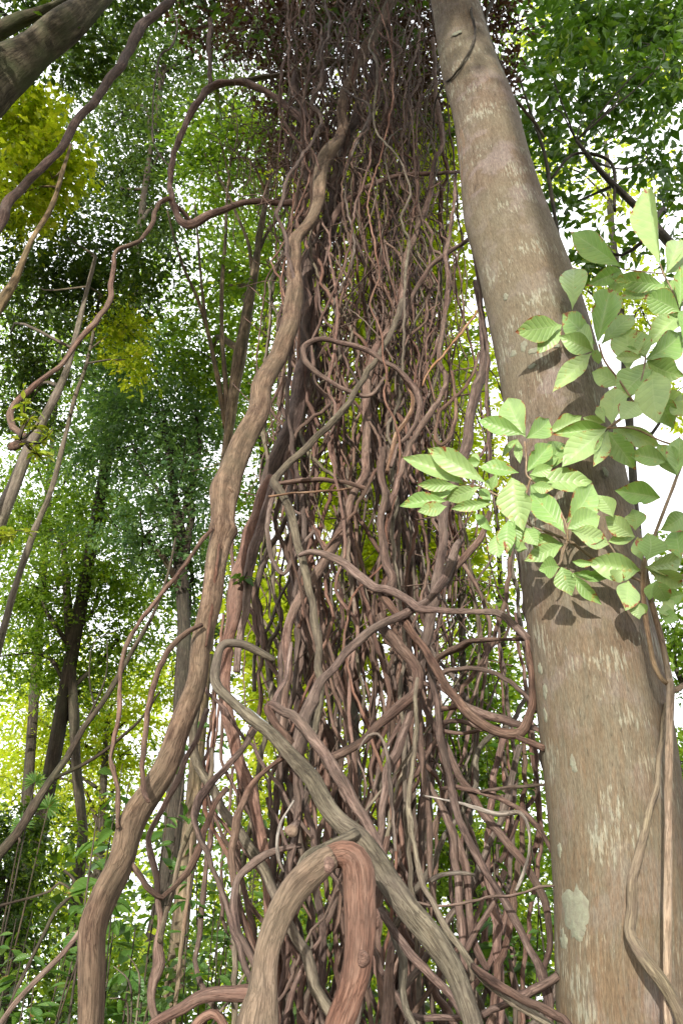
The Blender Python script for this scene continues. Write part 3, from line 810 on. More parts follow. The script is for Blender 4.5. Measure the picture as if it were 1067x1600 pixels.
# ------------------------------------------------------------------ the big tree
EDGE = [(1600, 868, 1098), (1405, 863, 1086), (1300, 856, 1075), (1125, 839, 1050), (1020, 826, 1030), (937, 818, 1012), (863, 810, 1003), (740, 798, 976),
        (600, 783, 945), (469, 759, 905), (400, 745, 878), (337, 728, 853), (262, 721, 828), (171, 709, 803), (105, 691, 775), (0, 675, 742)]
TY = 3.45
def big_tree():
    rows = []
    for (y, l, r) in EDGE:
        c = P((l + r) / 2, y, TY)
        rows.append([*c, (r - l) / 2 / FPX * depth_of(c) * 0.985])
    rows = np.array(rows)
    foot = rows[0].copy(); foot[2] = 0.6; foot[3] *= 1.10
    foot2 = rows[0].copy(); foot2[2] = -0.3; foot2[3] *= 1.45
    top = rows[-1] + (rows[-1] - rows[-3]) * 1.0; top[3] = rows[-1][3] * 0.8
    top2 = top + (rows[-1] - rows[-3]) * 1.2; top2[3] = rows[-1][3] * 0.5
    rows = np.vstack([foot2, foot, rows, top, top2])
    s = spline(rows, 0.05)
    path, rad = s[:, :3], s[:, 3]
    root = thing('rainforest_tree', path[0], 'massive grey-brown tree trunk mottled with pale lichen, right of the liana curtain', 'tree')
    tube_obj('trunk', path, rad, 'bark_trunk', root, nseg=64, ridge=0.026, lump=0.010, seed=5, stretch=0.16)
    return root, path, rad
BT, BTpath, BTrad = big_tree()

def trunk_front(px, py):
    """the point where the line of sight through a pixel meets the big trunk's skin, and the outward normal"""
    d = ray(px, py); d = d / np.linalg.norm(d)
    t = CAM + d * np.arange(1.5, 14, 0.004)[:, None]
    k = np.clip(np.searchsorted(BTpath[:, 2], t[:, 2]), 0, len(BTpath) - 1)
    c = BTpath[k]; q = t - c; q[:, 2] = 0
    h = np.linalg.norm(q, axis=1) < BTrad[k]
    i = int(np.argmax(h)) if h.any() else int(np.argmin(np.linalg.norm(q, axis=1) - BTrad[k]))
    n = unit(t[i] - c[i] * [1, 1, 0] - [0, 0, t[i][2]])
    return t[i], n

def lichen_patches():
    g = np.random.default_rng(8)
    # (px, py, half width px, half height px)
    spots = [(898, 1424, 26, 36), (880, 1468, 10, 14), (905, 1452, 12, 14), (896, 1194, 6, 12), (875, 1328, 5, 10), (947, 1190, 4, 7), (950, 1115, 4, 9), (976, 1105, 3, 9), (956, 1122, 3, 6), (853, 1118, 5, 10),
             (802, 553, 7, 6), (818, 541, 6, 9), (836, 548, 12, 5), (806, 556, 4, 8), (858, 542, 4, 4), (869, 541, 5, 4), (831, 573, 6, 5), (790, 464, 5, 6), (803, 470, 4, 4), (822, 478, 3, 3),
             (945, 738, 5, 8), (713, 52, 9, 4), (710, 95, 4, 11), (727, 136, 3, 5), (725, 180, 4, 4), (697, 62, 3, 6), (741, 336, 4, 10), (752, 350, 3, 12), (800, 340, 3, 6), (858, 845, 14, 6),
             (970, 1310, 4, 8), (966, 1288, 4, 10), (1022, 1410, 4, 16), (1012, 1432, 3, 12), (893, 1484, 4, 10), (946, 1490, 3, 9), (894, 1510, 3, 8), (992, 1248, 3, 8), (852, 1080, 6, 10), (845, 1045, 6, 9)]
    for (px, py, hw, hh) in spots:
        if hw < 5: continue
        c, n = trunk_front(px, py)
        dp = depth_of(c) / FPX
        up = np.array([0, 0, 1.0]); side = unit(np.cross(up, n))
        m = 26
        def on_skin(u, v, lift):
            p = c + side * u + up * v
            k = min(len(BTpath) - 1, int(np.searchsorted(BTpath[:, 2], p[2])))
            q = (p - BTpath[k]) * [1, 1, 0]
            r = np.linalg.norm(q)
            return BTpath[k] * [1, 1, 0] + q / r * (BTrad[k] * 1.012 + lift) + [0, 0, p[2]]
        ph = g.uniform(0, 6.28, 6)
        a = np.linspace(0, 2 * math.pi, m, endpoint=False)
        rim = 1 + 0.14 * np.sin(2 * a + ph[0]) + 0.10 * np.sin(3 * a + ph[1]) + 0.08 * np.sin(5 * a + ph[2]) + 0.09 * np.sin(8 * a + ph[3]) + 0.07 * np.sin(12 * a + ph[4])
        rings = [(0.0, 0.0016)] + [(0.45, 0.0016), (0.9, 0.0013), (1.0, -0.002)]
        pts = [on_skin(0, 0, 0.0016)]
        for f, lift in rings[1:]:
            for j in range(m):
                pts.append(on_skin(math.cos(a[j]) * hw * dp * rim[j] * f, math.sin(a[j]) * hh * dp * 1.15 * rim[j] * f, lift))
        F3 = [[0, 1 + j, 1 + (j + 1) % m] for j in range(m)]
        F4 = []
        for q in range(2):
            o = 1 + q * m
            F4 += [[o + j, o + m + j, o + m + (j + 1) % m, o + (j + 1) % m] for j in range(m)]
        me = mesh_from('lichen_patch', np.array(pts) - c, F4, F3, 'lichen')
        place('lichen_patch', me, c, BT)
lichen_patches()

def big_tree_crown():
    top = BTpath[-1]
    g = np.random.default_rng(77)
    L = []
    for k in range(11):
        a = g.uniform(0, 6.28); r = g.uniform(0.5, 3.2)
        c = top + np.array([math.cos(a) * r, math.sin(a) * r + 0.8, g.uniform(-0.5, 2.2)])
        L.append((c, np.array([1.3, 1.3, 0.8]), 420, 0.13))
        s = spline(np.array([[*BTpath[-12], 0.07], [*((BTpath[-6] + c) / 2), 0.05], [*c, 0.02]]), 0.2)
        tube_obj('limb', s[:, :3], s[:, 3], 'bark_grey', BT, nseg=7, seed=k)
    for k in range(26):                               # unseen boughs added over the viewpoint to shut out light from above
        c = np.array([g.uniform(-4.5, 4.5), g.uniform(-3.5, 2.2), g.uniform(9.2, 12.5)])
        L.append((c, np.array([1.3, 1.2, 0.8]), 640, 0.15))
        if k % 3 == 0:
            s = spline(np.array([[*BTpath[-12], 0.07], [*((BTpath[-4] + c) / 2 + [0, 0, 0.8]), 0.05], [*c, 0.02]]), 0.25)
            tube_obj('limb', s[:, :3], s[:, 3], 'bark_grey', BT, nseg=7, seed=k)
    o = crown_obj('crown', L, 'leaf_dark', BT, top, 78)
    o['kind'] = 'stuff'
big_tree_crown()

# ------------------------------------------------------------------ lianas traced from the photograph
LIANAS = []
LCAT = 'liana'
def liana(label, rows, Y0, Y1=None, mat='bark_brown', nseg=14, ridge=0.13, lump=0.10, seed=None, up=1.6, extra=(), name='liana', group=None, cat=LCAT):
    """rows: (px, py, width px[, Y]); extra: list of (part name, rows, Y0, Y1, mat)"""
    seed = seed if seed is not None else len(LIANAS) * 7 + 3
    p, r = px_path(rows, Y0, Y1, 0.025, up=up)
    r = r * 0.94
    p = kink(p, r, seed)
    if not extra:
        o = tube_obj(name, p, r, mat, None, nseg=nseg, ridge=ridge, lump=lump, seed=seed)
        tag(o, label, cat, group)
    else:
        b = p[0] if p[0][2] < p[-1][2] else p[-1]
        o = thing(name, b, label, cat, group)
        tube_obj('stem', p, r, mat, o, nseg=nseg, ridge=ridge, lump=lump, seed=seed)
        for (pn, rw, ya, yb, mt) in extra:
            p2, r2 = px_path(rw, ya, yb, 0.025, up=up)
            p2 = kink(p2, r2, seed + 1)
            tube_obj(pn, p2, r2, mt, o, nseg=nseg, ridge=ridge, lump=lump, seed=seed + 1)
    LIANAS.append(o)
    return o

def knot(parent, px, py, Y, wpx, hpx, mat='cut_wood', name='knot', toward=0.4):
    """a raised round scar or sawn end facing roughly the viewer"""
    c = P(px, py, Y); dp = depth_of(c) / FPX
    n = unit(unit(CAM - c) + np.array([-0.2, 0, toward - 0.2]))
    s = unit(np.cross([0, 0, 1.0], n)); u = np.cross(n, s)
    m = 16; a = np.linspace(0, 2 * math.pi, m, endpoint=False)
    prof = [(1.25, -0.6), (1.05, -0.12), (0.85, 0.06), (0.55, -0.02), (0.25, 0.03)]
    V = []
    g = np.random.default_rng(int(px * 7 + py))
    rim = 1 + 0.08 * np.sin(2 * a + g.uniform(0, 6)) + 0.07 * np.sin(3 * a + g.uniform(0, 6))
    for f, h in prof:
        for j in range(m):
            V.append(s * math.cos(a[j]) * wpx / 2 * dp * f * rim[j] + u * math.sin(a[j]) * hpx / 2 * dp * f * rim[j] + n * h * wpx / 2 * dp)
    V.append(n * 0.02 * wpx / 2 * dp)
    F4 = []
    for q in range(len(prof) - 1):
        o = q * m
        F4 += [[o + j, o + (j + 1) % m, o + m + (j + 1) % m, o + m + j] for j in range(m)]
    o = (len(prof) - 1) * m
    F3 = [[o + j, o + (j + 1) % m, len(V) - 1] for j in range(m)]
    V = np.array(V)
    me = mesh_from(name, V, F4, F3, mat, {'bk': ('FLOAT_VECTOR', 'POINT', V)})
    return place(name, me, c, parent)

# -- the giants in front
o = liana('thick tan liana rising alone from the ground, kinked low down, left of the curtain',
      [(142, 1600, 47), (147, 1520, 48), (152, 1443, 47), (166, 1395, 45), (188, 1352, 44), (201, 1305, 45), (214, 1270, 42), (230, 1245, 38), (257, 1200, 37), (280, 1150, 36), (297, 1104, 36), (311, 1055, 34), (320, 1002, 33), (328, 950, 32), (334, 901, 31), (340, 850, 32), (348, 800, 34), (359, 750, 35), (374, 704, 34), (392, 665, 31), (400, 640, 29), (409, 602, 28), (423, 572, 26), (440, 548, 25), (453, 505, 26), (457, 470, 26), (460, 430, 23), (461, 400, 22), (464, 372, 20), (485, 345, 18), (497, 311, 17), (502, 272, 20), (511, 243, 22), (526, 222, 17), (534, 201, 15), (536, 160, 14), (546, 126, 14), (567, 84, 14), (588, 47, 14), (612, 2, 14)],
      2.9, 4.7, 'bark_tan', 22, 0.12, 0.05, extra=[('twin_stem', [(410, 776, 20, 4.3), (417, 762, 22, 4.3), (432, 722, 25, 4.3), (445, 691, 25, 4.3), (458, 657, 24, 4.35), (466, 617, 24, 4.4), (471, 578, 23, 4.45), (468, 547, 20, 4.5), (476, 500, 18, 4.55), (480, 442, 22, 4.6), (482, 403, 23, 4.65), (490, 369, 15, 4.7), (512, 337, 16, 4.75), (523, 298, 17, 4.8), (531, 259, 15, 4.85), (541, 219, 14, 4.85), (555, 184, 17, 4.9), (572, 147, 15, 4.9), (583, 113, 10, 4.9), (592, 80, 8, 4.9)], 4.3, 4.9, 'bark_brown'),
       ('loose_bark', [(322, 1010, 3, 3.42), (330, 955, 5, 3.45), (337, 900, 5, 3.48), (343, 850, 3, 3.52)], 3.4, 3.5, 'bark_red')])
knot(o, 355, 770, 3.62, 16, 20, 'bark_tan', 'knot', 0.0)
o = liana('stout arched liana bent over at a knobbly scar, one leg tan, the other reddish',
      [(412, 1600, 60), (417, 1560, 46), (418, 1530, 40), (421, 1490, 36), (428, 1460, 38), (440, 1428, 40), (456, 1400, 42), (474, 1378, 43), (493, 1360, 42), (508, 1347, 38), (518, 1341, 34)],
      2.55, 2.62, 'bark_tan', 24, 0.12, 0.04, extra=[('stem', [(505, 1344, 22), (516, 1339, 30), (535, 1334, 36), (552, 1341, 42), (562, 1362, 46), (565, 1395, 46), (566, 1425, 46), (565, 1460, 45), (561, 1490, 43), (555, 1520, 43), (547, 1550, 42), (539, 1577, 42), (531, 1600, 42)], 2.66, 2.66, 'bark_red')])
knot(o, 513, 1350, 2.535, 15, 19, 'bark_red', 'scar')
knot(o, 566, 1499, 2.615, 16, 20, 'bark_red', 'scar', 0.0)
knot(o, 581, 1436, 2.655, 20, 30, 'bark_red', 'knot', 0.0)
o = liana('heavy olive liana curling in a hook then sloping down across behind the arch',
      [(429, 1031, 9), (414, 1023, 11), (398, 1015, 13), (383, 1008, 13), (369, 1006, 13), (353, 1008, 13), (342, 1018, 13), (336, 1035, 14), (334, 1057, 16), (340, 1070, 18), (350, 1080, 18), (379, 1107, 19), (411, 1134, 20), (440, 1162, 21), (462, 1186, 24), (474, 1205, 28), (488, 1227, 30), (500, 1248, 31), (513, 1266, 31), (536, 1289, 32), (562, 1310, 36), (590, 1352, 44), (606, 1378, 43), (621, 1397, 42), (640, 1425, 40), (658, 1449, 40), (675, 1473, 40), (691, 1495, 39), (708, 1520, 37), (722, 1548, 36), (733, 1573, 35), (745, 1600, 36)],
      3.35, 2.85, 'bark_olive', 22, 0.09, 0.05, extra=[('side_branch', [(556, 1303, 18), (530, 1314, 13), (505, 1324, 14), (488, 1335, 20), (478, 1352, 24), (470, 1372, 20), (462, 1392, 12)], 2.98, 2.68, 'bark_olive')])
def blue_patch(parent):
    rows = [(385, 1113, 13), (400, 1126, 17), (415, 1140, 18), (430, 1154, 19), (443, 1167, 16)]
    p, r = px_path(rows, 3.21, 3.17, 0.02)
    tube_obj('lichen_patch', p - np.array([0, 0.006, -0.004]), r * 1.0, 'lichen_blue', parent, nseg=14, ridge=0.1, lump=0.1, seed=4)
blue_patch(o)
liana('smooth pinkish-brown liana forking from a pointed elbow and sloping down beside the olive one',
      [(421, 1108, 15), (426, 1101, 17), (438, 1109, 17), (447, 1115, 17), (457, 1118, 17), (475, 1135, 19), (498, 1167, 21), (510, 1184, 22), (522, 1198, 23), (538, 1225, 23), (547, 1243, 21), (556, 1260, 20), (572, 1288, 19), (586, 1313, 17), (600, 1340, 14), (618, 1375, 12), (640, 1410, 10)],
      3.25, 3.0, 'bark_brown', 18, 0.09, 0.06, extra=[('elbow', [(425, 1100, 14), (420, 1109, 18), (424, 1119, 16), (433, 1132, 14), (445, 1147, 13), (458, 1162, 10)], 3.25, 3.2, 'bark_brown'),
       ('side_branch', [(427, 1098, 10), (434, 1082, 8), (443, 1066, 8), (448, 1055, 7), (452, 1030, 7), (455, 1005, 6)], 3.28, 3.45, 'bark_brown')])
# -- middle ground
liana('slender olive liana making a sharp elbow and hanging straight down mid-curtain',
      [(628, 468, 8), (621, 494, 9), (608, 526, 9), (589, 560, 9), (574, 581, 10), (558, 607, 10), (540, 636, 10), (521, 657, 11), (490, 688, 11), (456, 720, 12), (434, 741, 13), (428, 750, 14), (438, 771, 13), (454, 800, 13), (464, 845, 13), (475, 884, 13), (484, 924, 12), (491, 963, 12), (496, 1002, 12), (498, 1040, 12), (500, 1062, 13), (500, 1090, 12), (496, 1122, 11), (488, 1160, 9)],
      4.2, 3.55, 'bark_olive', 12, 0.10, 0.05)
liana('thick knobbly liana running down left from a broken stub to join the olive liana',
      [(718, 846, 8), (713, 855, 12), (705, 876, 14), (692, 911, 14), (669, 937, 13), (642, 953, 13), (616, 968, 13), (598, 975, 13), (582, 984, 12), (564, 1000, 12), (543, 1016, 12), (530, 1034, 13), (514, 1051, 14), (501, 1067, 15), (488, 1093, 17), (477, 1125, 20), (470, 1150, 22), (462, 1178, 20)],
      3.75, 3.2, 'bark_brown', 14, 0.16, 0.10)
liana('long bowed liana crossing the curtain and reaching the big trunk at half height',
      [(468, 868, 8), (475, 865, 9), (488, 862, 11), (514, 870, 13), (543, 887, 14), (569, 905, 14), (590, 920, 14), (604, 922, 14), (624, 929, 14), (638, 937, 14), (652, 949, 15), (677, 954, 11), (708, 955, 10), (747, 955, 10), (774, 960, 12), (797, 974, 12), (815, 989, 12), (826, 1000, 11)],
      3.7, 3.42, 'bark_brown', 12, 0.10, 0.05)
liana('liana swooping down in a wide U that climbs again along the big trunk',
      [(594, 926, 12), (600, 936, 14), (624, 966, 14), (650, 1000, 14), (674, 1033, 15), (687, 1057, 15), (716, 1096, 16), (742, 1122, 16), (768, 1138, 16), (795, 1147, 16), (813, 1145, 15), (824, 1128, 14), (830, 1099, 12), (829, 1059, 11), (826, 1030, 10), (823, 1000, 8)],
      3.65, 3.4, 'bark_brown', 14, 0.10, 0.05)
liana('brown liana looping back on itself like a pin high in the curtain',
      [(600, 590, 5), (586, 612, 6), (574, 617, 7), (547, 612, 8), (521, 599, 8), (495, 581, 9), (478, 566, 10), (473, 549, 10), (479, 537, 10), (495, 530, 9), (521, 533, 9), (547, 539, 9), (568, 545, 9), (592, 560, 9), (616, 573, 9), (634, 589, 9), (649, 610, 9), (655, 633, 9), (650, 659, 8), (637, 680, 8), (622, 696, 7), (610, 730, 6)],
      4.1, 4.1, 'bark_brown', 10, 0.08, 0.05, extra=[('side_branch', [(622, 578, 6), (632, 592, 7), (640, 607, 7), (645, 633, 7), (634, 657, 7), (618, 680, 7), (613, 704, 7), (604, 740, 6)], 4.15, 4.15, 'wood_orange')])
liana('flat-sided liana with peeling reddish bark directly behind the tall tan liana',
      [(424, 745, 20), (407, 779, 20), (393, 832, 20), (382, 871, 24), (373, 924, 28), (363, 976, 22), (355, 1029, 20), (354, 1099, 22), (365, 1151, 23), (380, 1204, 22), (396, 1243, 23), (407, 1282, 20), (413, 1330, 17), (418, 1400, 15), (424, 1480, 15), (430, 1600, 15)],
      4.25, 4.2, 'bark_red', 14, 0.22, 0.08, extra=[('side_stem', [(428, 752, 10), (418, 790, 12), (406, 830, 12), (394, 868, 13), (388, 900, 12), (384, 950, 10), (374, 1000, 9), (370, 1050, 9)], 4.15, 4.15, 'bark_brown')])
liana('loop of thin liana hanging in a V beside the peeling liana',
      [(430, 770, 7), (422, 792, 8), (418, 827, 8), (421, 861, 8), (429, 882, 8), (443, 897, 8), (450, 888, 7), (458, 872, 7), (470, 855, 6), (490, 830, 5)], 4.0, 4.0, 'bark_brown', 9)
liana('long liana swinging down from beside the big trunk then hanging mid-curtain',
      [(676, 60, 6), (682, 157, 7), (690, 210, 8), (687, 236, 8), (678, 259, 8), (673, 298, 9), (660, 337, 10), (644, 379, 10), (634, 416, 11), (629, 460, 12), (624, 491, 13), (608, 518, 14), (589, 547, 14), (577, 580, 14), (572, 610, 14), (571, 644, 14), (571, 696, 12), (569, 740, 14), (551, 779, 14), (535, 827, 15), (519, 858, 16), (501, 884, 17), (477, 918, 16), (464, 937, 14), (454, 971, 14), (450, 1002, 16), (449, 1040, 16), (450, 1065, 14), (447, 1100, 12), (440, 1150, 10)],
      4.6, 4.1, 'bark_brown', 12)
liana('reddish horizontal liana leaving the big trunk high up and bending down into the curtain',
      [(726, 268, 6, 3.9), (686, 270, 6), (652, 272, 7), (623, 274, 8), (591, 285, 8), (560, 300, 8), (536, 319, 9), (521, 343, 10), (513, 374, 9), (502, 411, 8), (497, 442, 8), (491, 490, 7), (485, 540, 6)], 4.5, 4.6, 'bark_red', 9)
liana('short liana hooked like a walking stick at the top of the tall tan liana',
      [(518, 213, 9), (508, 209, 10), (497, 206, 11), (481, 213, 12), (475, 232, 13), (476, 259, 13), (483, 285, 12), (490, 305, 10)], 4.65, 4.65, 'bark_brown', 12)
liana('great open loop of liana hanging out from the curtain near the treetops',
      [(480, 199, 10), (468, 184, 12), (450, 168, 12), (424, 147, 12), (397, 134, 12), (371, 129, 12), (345, 130, 12), (324, 139, 13), (311, 160, 13), (295, 181, 13), (285, 207, 12), (274, 234, 11), (268, 262, 11), (266, 289, 10), (268, 305, 10), (271, 321, 11), (281, 342, 12), (297, 351, 12), (315, 345, 12), (339, 331, 11), (363, 321, 10), (397, 316, 9), (436, 316, 9), (466, 318, 10), (478, 332, 10), (484, 350, 9)],
      4.75, 4.6, 'bark_red', 12, 0.12, 0.08)
liana('crooked branch-like liana over the top of the great open loop',
      [(565, 101, 9), (532, 98, 11), (509, 97, 12), (492, 105, 12), (468, 114, 13), (437, 118, 10), (397, 122, 9), (368, 127, 9), (340, 130, 8)], 4.85, 4.75, 'bark_olive', 11,
      extra=[('side_branch', [(459, 114, 12), (460, 125, 14), (463, 147, 13), (473, 165, 11), (479, 194, 10), (484, 206, 8)], 4.8, 4.75, 'bark_brown'),
             ('side_branch', [(329, 134, 8), (329, 105, 8), (327, 79, 9), (328, 52, 8), (329, 31, 9)], 4.75, 4.75, 'bark_brown')])
o = liana('snaking liana with a curled knobby tip dangling among yellow leaves',
      [(20, 699, 15), (26, 696, 16), (34, 693, 13), (39, 681, 11), (29, 673, 10), (18, 666, 10), (16, 652, 10), (24, 631, 10), (42, 612, 10), (68, 594, 9), (92, 573, 9), (116, 541, 9), (152, 501, 10), (172, 466, 9), (177, 425, 8), (182, 393, 8), (205, 382, 8), (223, 373, 8), (237, 350, 8), (243, 329, 8), (252, 317, 8), (267, 312, 8), (285, 330, 7), (300, 347, 6)],
      3.9, 4.7, 'bark_brown', 11, 0.12, 0.08)
liana('smooth bare liana leaning across in front of the mossy limbs',
      [(-30, 400, 15), (0, 349, 15), (15, 314, 15), (31, 298, 14), (60, 270, 14), (89, 236, 13), (115, 202, 14), (139, 168, 14), (163, 134, 15), (189, 105, 15), (202, 76, 15), (215, 50, 16), (241, 24, 14), (264, 3, 14)],
      4.2, 4.8, 'bark_brown', 12, 0.08, 0.05)
liana('thin grey vine dangling beside the great open loop',
      [(272, 15, 3), (277, 35, 3), (275, 55, 4), (266, 75, 4), (252, 85, 4), (245, 115, 4), (240, 150, 3), (239, 190, 3), (240, 222, 3), (252, 245, 3), (264, 258, 3)], 4.8, 4.7, 'bark_grey', 6)
liana('thin vine arching out from behind the tall tan liana and hanging to its kink',
      [(184, 1292, 9, 3.05), (184, 1284, 9), (184, 1245, 9), (178, 1208, 8), (173, 1184, 8), (181, 1153, 8), (187, 1110, 8), (187, 1063, 8), (197, 1013, 8), (218, 972, 9), (253, 927, 8), (284, 891, 8), (314, 846, 7), (332, 826, 7)], 3.05, 3.55, 'bark_brown', 9)
liana('second thin vine arching out from the tall tan liana, lower and shorter',
      [(232, 1252, 8, 3.0), (226, 1234, 9), (223, 1197, 8), (228, 1140, 9), (236, 1087, 9), (243, 1063, 9), (263, 1018, 9), (294, 987, 8), (316, 976, 7)], 3.05, 3.4, 'bark_brown', 9)
liana('vine winding from behind the tall tan liana down to a swollen joint near the ground',
      [(324, 1108, 8), (313, 1140, 8), (294, 1183, 8), (278, 1219, 9), (260, 1253, 9), (239, 1290, 8), (231, 1313, 8), (236, 1337, 9), (247, 1385, 9), (251, 1429, 9), (250, 1455, 11), (247, 1484, 15), (247, 1507, 17), (239, 1536, 14), (238, 1562, 12), (244, 1589, 12), (250, 1605, 12)],
      3.5, 3.2, 'bark_brown', 11, 0.12, 0.08, extra=[('side_branch', [(205, 1350, 9), (222, 1372, 9), (236, 1392, 8), (252, 1402, 7), (268, 1390, 7), (290, 1365, 10), (310, 1330, 10), (322, 1290, 9), (340, 1250, 8), (355, 1232, 7)], 3.1, 3.6, 'bark_brown')])
liana('olive straight vine leaning from the swollen joint up into the curtain',
      [(331, 1170, 8), (331, 1206, 8), (317, 1246, 8), (302, 1285, 9), (286, 1324, 9), (273, 1377, 9), (262, 1421, 9), (254, 1450, 10), (250, 1470, 10)], 3.6, 3.25, 'bark_olive', 9)
liana('thin yellowish cane standing behind the olive straight vine',
      [(301, 1300, 6), (296, 1370, 6), (290, 1430, 6), (281, 1500, 6), (275, 1560, 6), (272, 1600, 6)], 4.2, 4.2, 'bark_stem', 8)
liana('vine bowed outward like a bracket, running down to the tan leg of the arch',
      [(401, 1137, 7), (385, 1162, 8), (368, 1184, 9), (344, 1209, 10), (325, 1230, 11), (313, 1247, 12), (304, 1269, 12), (307, 1295, 11), (323, 1332, 11), (341, 1377, 10), (357, 1424, 11), (365, 1455, 12), (375, 1484, 14), (388, 1523, 14), (396, 1545, 13), (404, 1570, 12)],
      3.5, 2.85, 'bark_brown', 11)
liana('vine with a bright edge arching left off the olive liana and falling steeply',
      [(462, 1172, 7), (450, 1180, 8), (433, 1191, 8), (404, 1214, 9), (383, 1246, 11), (370, 1280, 14), (365, 1320, 14), (363, 1352, 13), (367, 1384, 12), (375, 1426, 11), (386, 1457, 11), (396, 1484, 10), (408, 1510, 9)],
      3.3, 3.0, 'bark_brown', 11)
liana('vine curving over in a smooth shoulder behind the tan leg of the arch',
      [(470, 1322, 8), (454, 1324, 9), (428, 1331, 10), (401, 1345, 11), (380, 1363, 12), (370, 1381, 12), (365, 1405, 12), (369, 1436, 12), (380, 1471, 12), (396, 1502, 11), (412, 1530, 10)], 3.15, 2.95, 'bark_brown', 11)
liana('root-like liana lying level against the tan leg of the arch',
      [(240, 1606, 16), (248, 1596, 18), (265, 1583, 19), (284, 1573, 20), (304, 1562, 20), (324, 1557, 21), (351, 1552, 22), (383, 1551, 22), (408, 1550, 20)], 2.75, 2.72, 'bark_red', 14)
liana('small hump of root-like liana below the level one',
      [(296, 1620, 15), (309, 1597, 16), (329, 1583, 16), (345, 1592, 16), (358, 1620, 15)], 2.7, 2.7, 'bark_red', 11)
liana('dead white peeled twig curving in front of the curtain above the arch',
      [(459, 1251, 4), (451, 1264, 4), (443, 1277, 5), (436, 1295, 5), (433, 1320, 6), (435, 1342, 7), (443, 1363, 5)], 3.05, 3.0, 'wood_pale', 8, name='dead_twig', cat='twig')
o = liana('upright vine carrying a sawn-off stub with a pale cut face',
      [(462, 1190, 11), (463, 1225, 11), (465, 1256, 12), (463, 1293, 13), (456, 1330, 13), (450, 1365, 12), (446, 1400, 11), (446, 1450, 10)], 3.2, 3.1, 'bark_brown', 11, extra=[('side_branch', [(464, 1285, 9), (472, 1262, 9), (480, 1235, 8), (484, 1200, 7)], 3.2, 3.25, 'bark_brown'),
      ('stub', [(464, 1284, 12), (460, 1290, 14), (454, 1297, 16)], 3.17, 3.05, 'bark_brown')])
knot(o, 454, 1297, 3.04, 19, 14, 'cut_wood', 'cut_face', 0.4)
# -- right-hand lower curtain
liana('long straight liana sloping down right to the foot of the big trunk',
      [(668, 1020, 8), (671, 1046, 8), (677, 1072, 9), (684, 1109, 11), (687, 1151, 11), (695, 1188, 12), (703, 1222, 12), (713, 1264, 11), (726, 1302, 12), (747, 1339, 12), (763, 1368, 12), (779, 1397, 12), (800, 1429, 12), (818, 1463, 12), (834, 1494, 12), (847, 1523, 14), (855, 1549, 16), (858, 1580, 15), (858, 1600, 14)], 3.75, 3.5, 'bark_brown', 11,
      extra=[('side_branch', [(684, 1109, 9), (692, 1107, 8), (705, 1106, 7), (718, 1104, 6)], 3.74, 3.7, 'bark_brown')])
liana('liana sloping parallel above the long straight one, bending upright against the big trunk',
      [(655, 1090, 9), (675, 1130, 10), (692, 1160, 11), (705, 1188, 12), (721, 1219, 13), (742, 1248, 13), (763, 1280, 13), (784, 1307, 13), (808, 1336, 13), (831, 1371, 13), (847, 1402, 13), (856, 1431, 12), (858, 1463, 11), (855, 1494, 10), (846, 1520, 9)], 3.95, 3.6, 'bark_brown', 11)
liana('upright brown liana right of the pale olive one in the lower tangle',
      [(653, 1075, 9), (655, 1120, 10), (657, 1167, 11), (661, 1191, 11), (666, 1243, 12), (669, 1282, 11), (669, 1320, 11), (672, 1370, 10), (680, 1420, 9)], 3.75, 3.75, 'bark_brown', 10)
liana('pale olive liana hanging straight then sweeping low towards the big trunk in two strands',
      [(652, 1060, 7), (649, 1091, 7), (650, 1138, 9), (645, 1188, 9), (640, 1230, 10), (640, 1272, 11), (643, 1310, 12), (650, 1342, 12), (661, 1384, 12), (679, 1415, 12), (692, 1442, 12), (708, 1465, 12), (726, 1494, 14), (747, 1523, 17), (779, 1549, 18), (816, 1573, 18), (842, 1592, 16), (860, 1606, 14)], 3.45, 3.2, 'bark_olive', 12,
      extra=[('side_stem', [(738, 1508, 10), (753, 1521, 13), (789, 1545, 14), (826, 1567, 14), (868, 1588, 14), (890, 1604, 13)], 3.22, 3.05, 'bark_brown')])
liana('grey thin vine hooked at its top among the lower tangle',
      [(560, 1172, 4), (575, 1150, 5), (590, 1147, 5), (600, 1162, 6), (606, 1185, 7), (608, 1204, 7), (611, 1243, 7), (614, 1282, 6), (618, 1330, 5)], 3.4, 3.4, 'bark_grey', 8)
liana('broad stub of liana standing behind the grey hooked vine',
      [(640, 1110, 12), (637, 1125, 15), (627, 1151, 16), (619, 1177, 16), (607, 1204, 16), (600, 1243, 15), (596, 1282, 14), (590, 1330, 12)], 3.6, 3.6, 'bark_brown', 12)
liana('thick bent knee of liana at the centre of the lower tangle',
      [(594, 960, 12), (600, 984, 15), (616, 1000, 17), (632, 1020, 18), (646, 1038, 17), (653, 1053, 16), (648, 1078, 16), (629, 1099, 16), (608, 1120, 15), (590, 1135, 14), (577, 1149, 13), (556, 1162, 13), (530, 1177, 13), (510, 1186, 11)], 3.6, 3.5, 'bark_brown', 13, 0.14, 0.08)
liana('paired upright lianas fused side by side below the dead pale branch',
      [(669, 1222, 9), (682, 1248, 11), (697, 1275, 14), (708, 1305, 15), (711, 1352, 14), (716, 1405, 14), (721, 1444, 13), (724, 1480, 12), (726, 1520, 10)], 3.85, 3.85, 'bark_brown', 10,
      extra=[('twin_stem', [(705, 1290, 10), (716, 1325, 14), (725, 1355, 15), (730, 1392, 14), (735, 1431, 13), (739, 1470, 13), (748, 1492, 12), (760, 1515, 9)], 3.87, 3.87, 'bark_brown')])
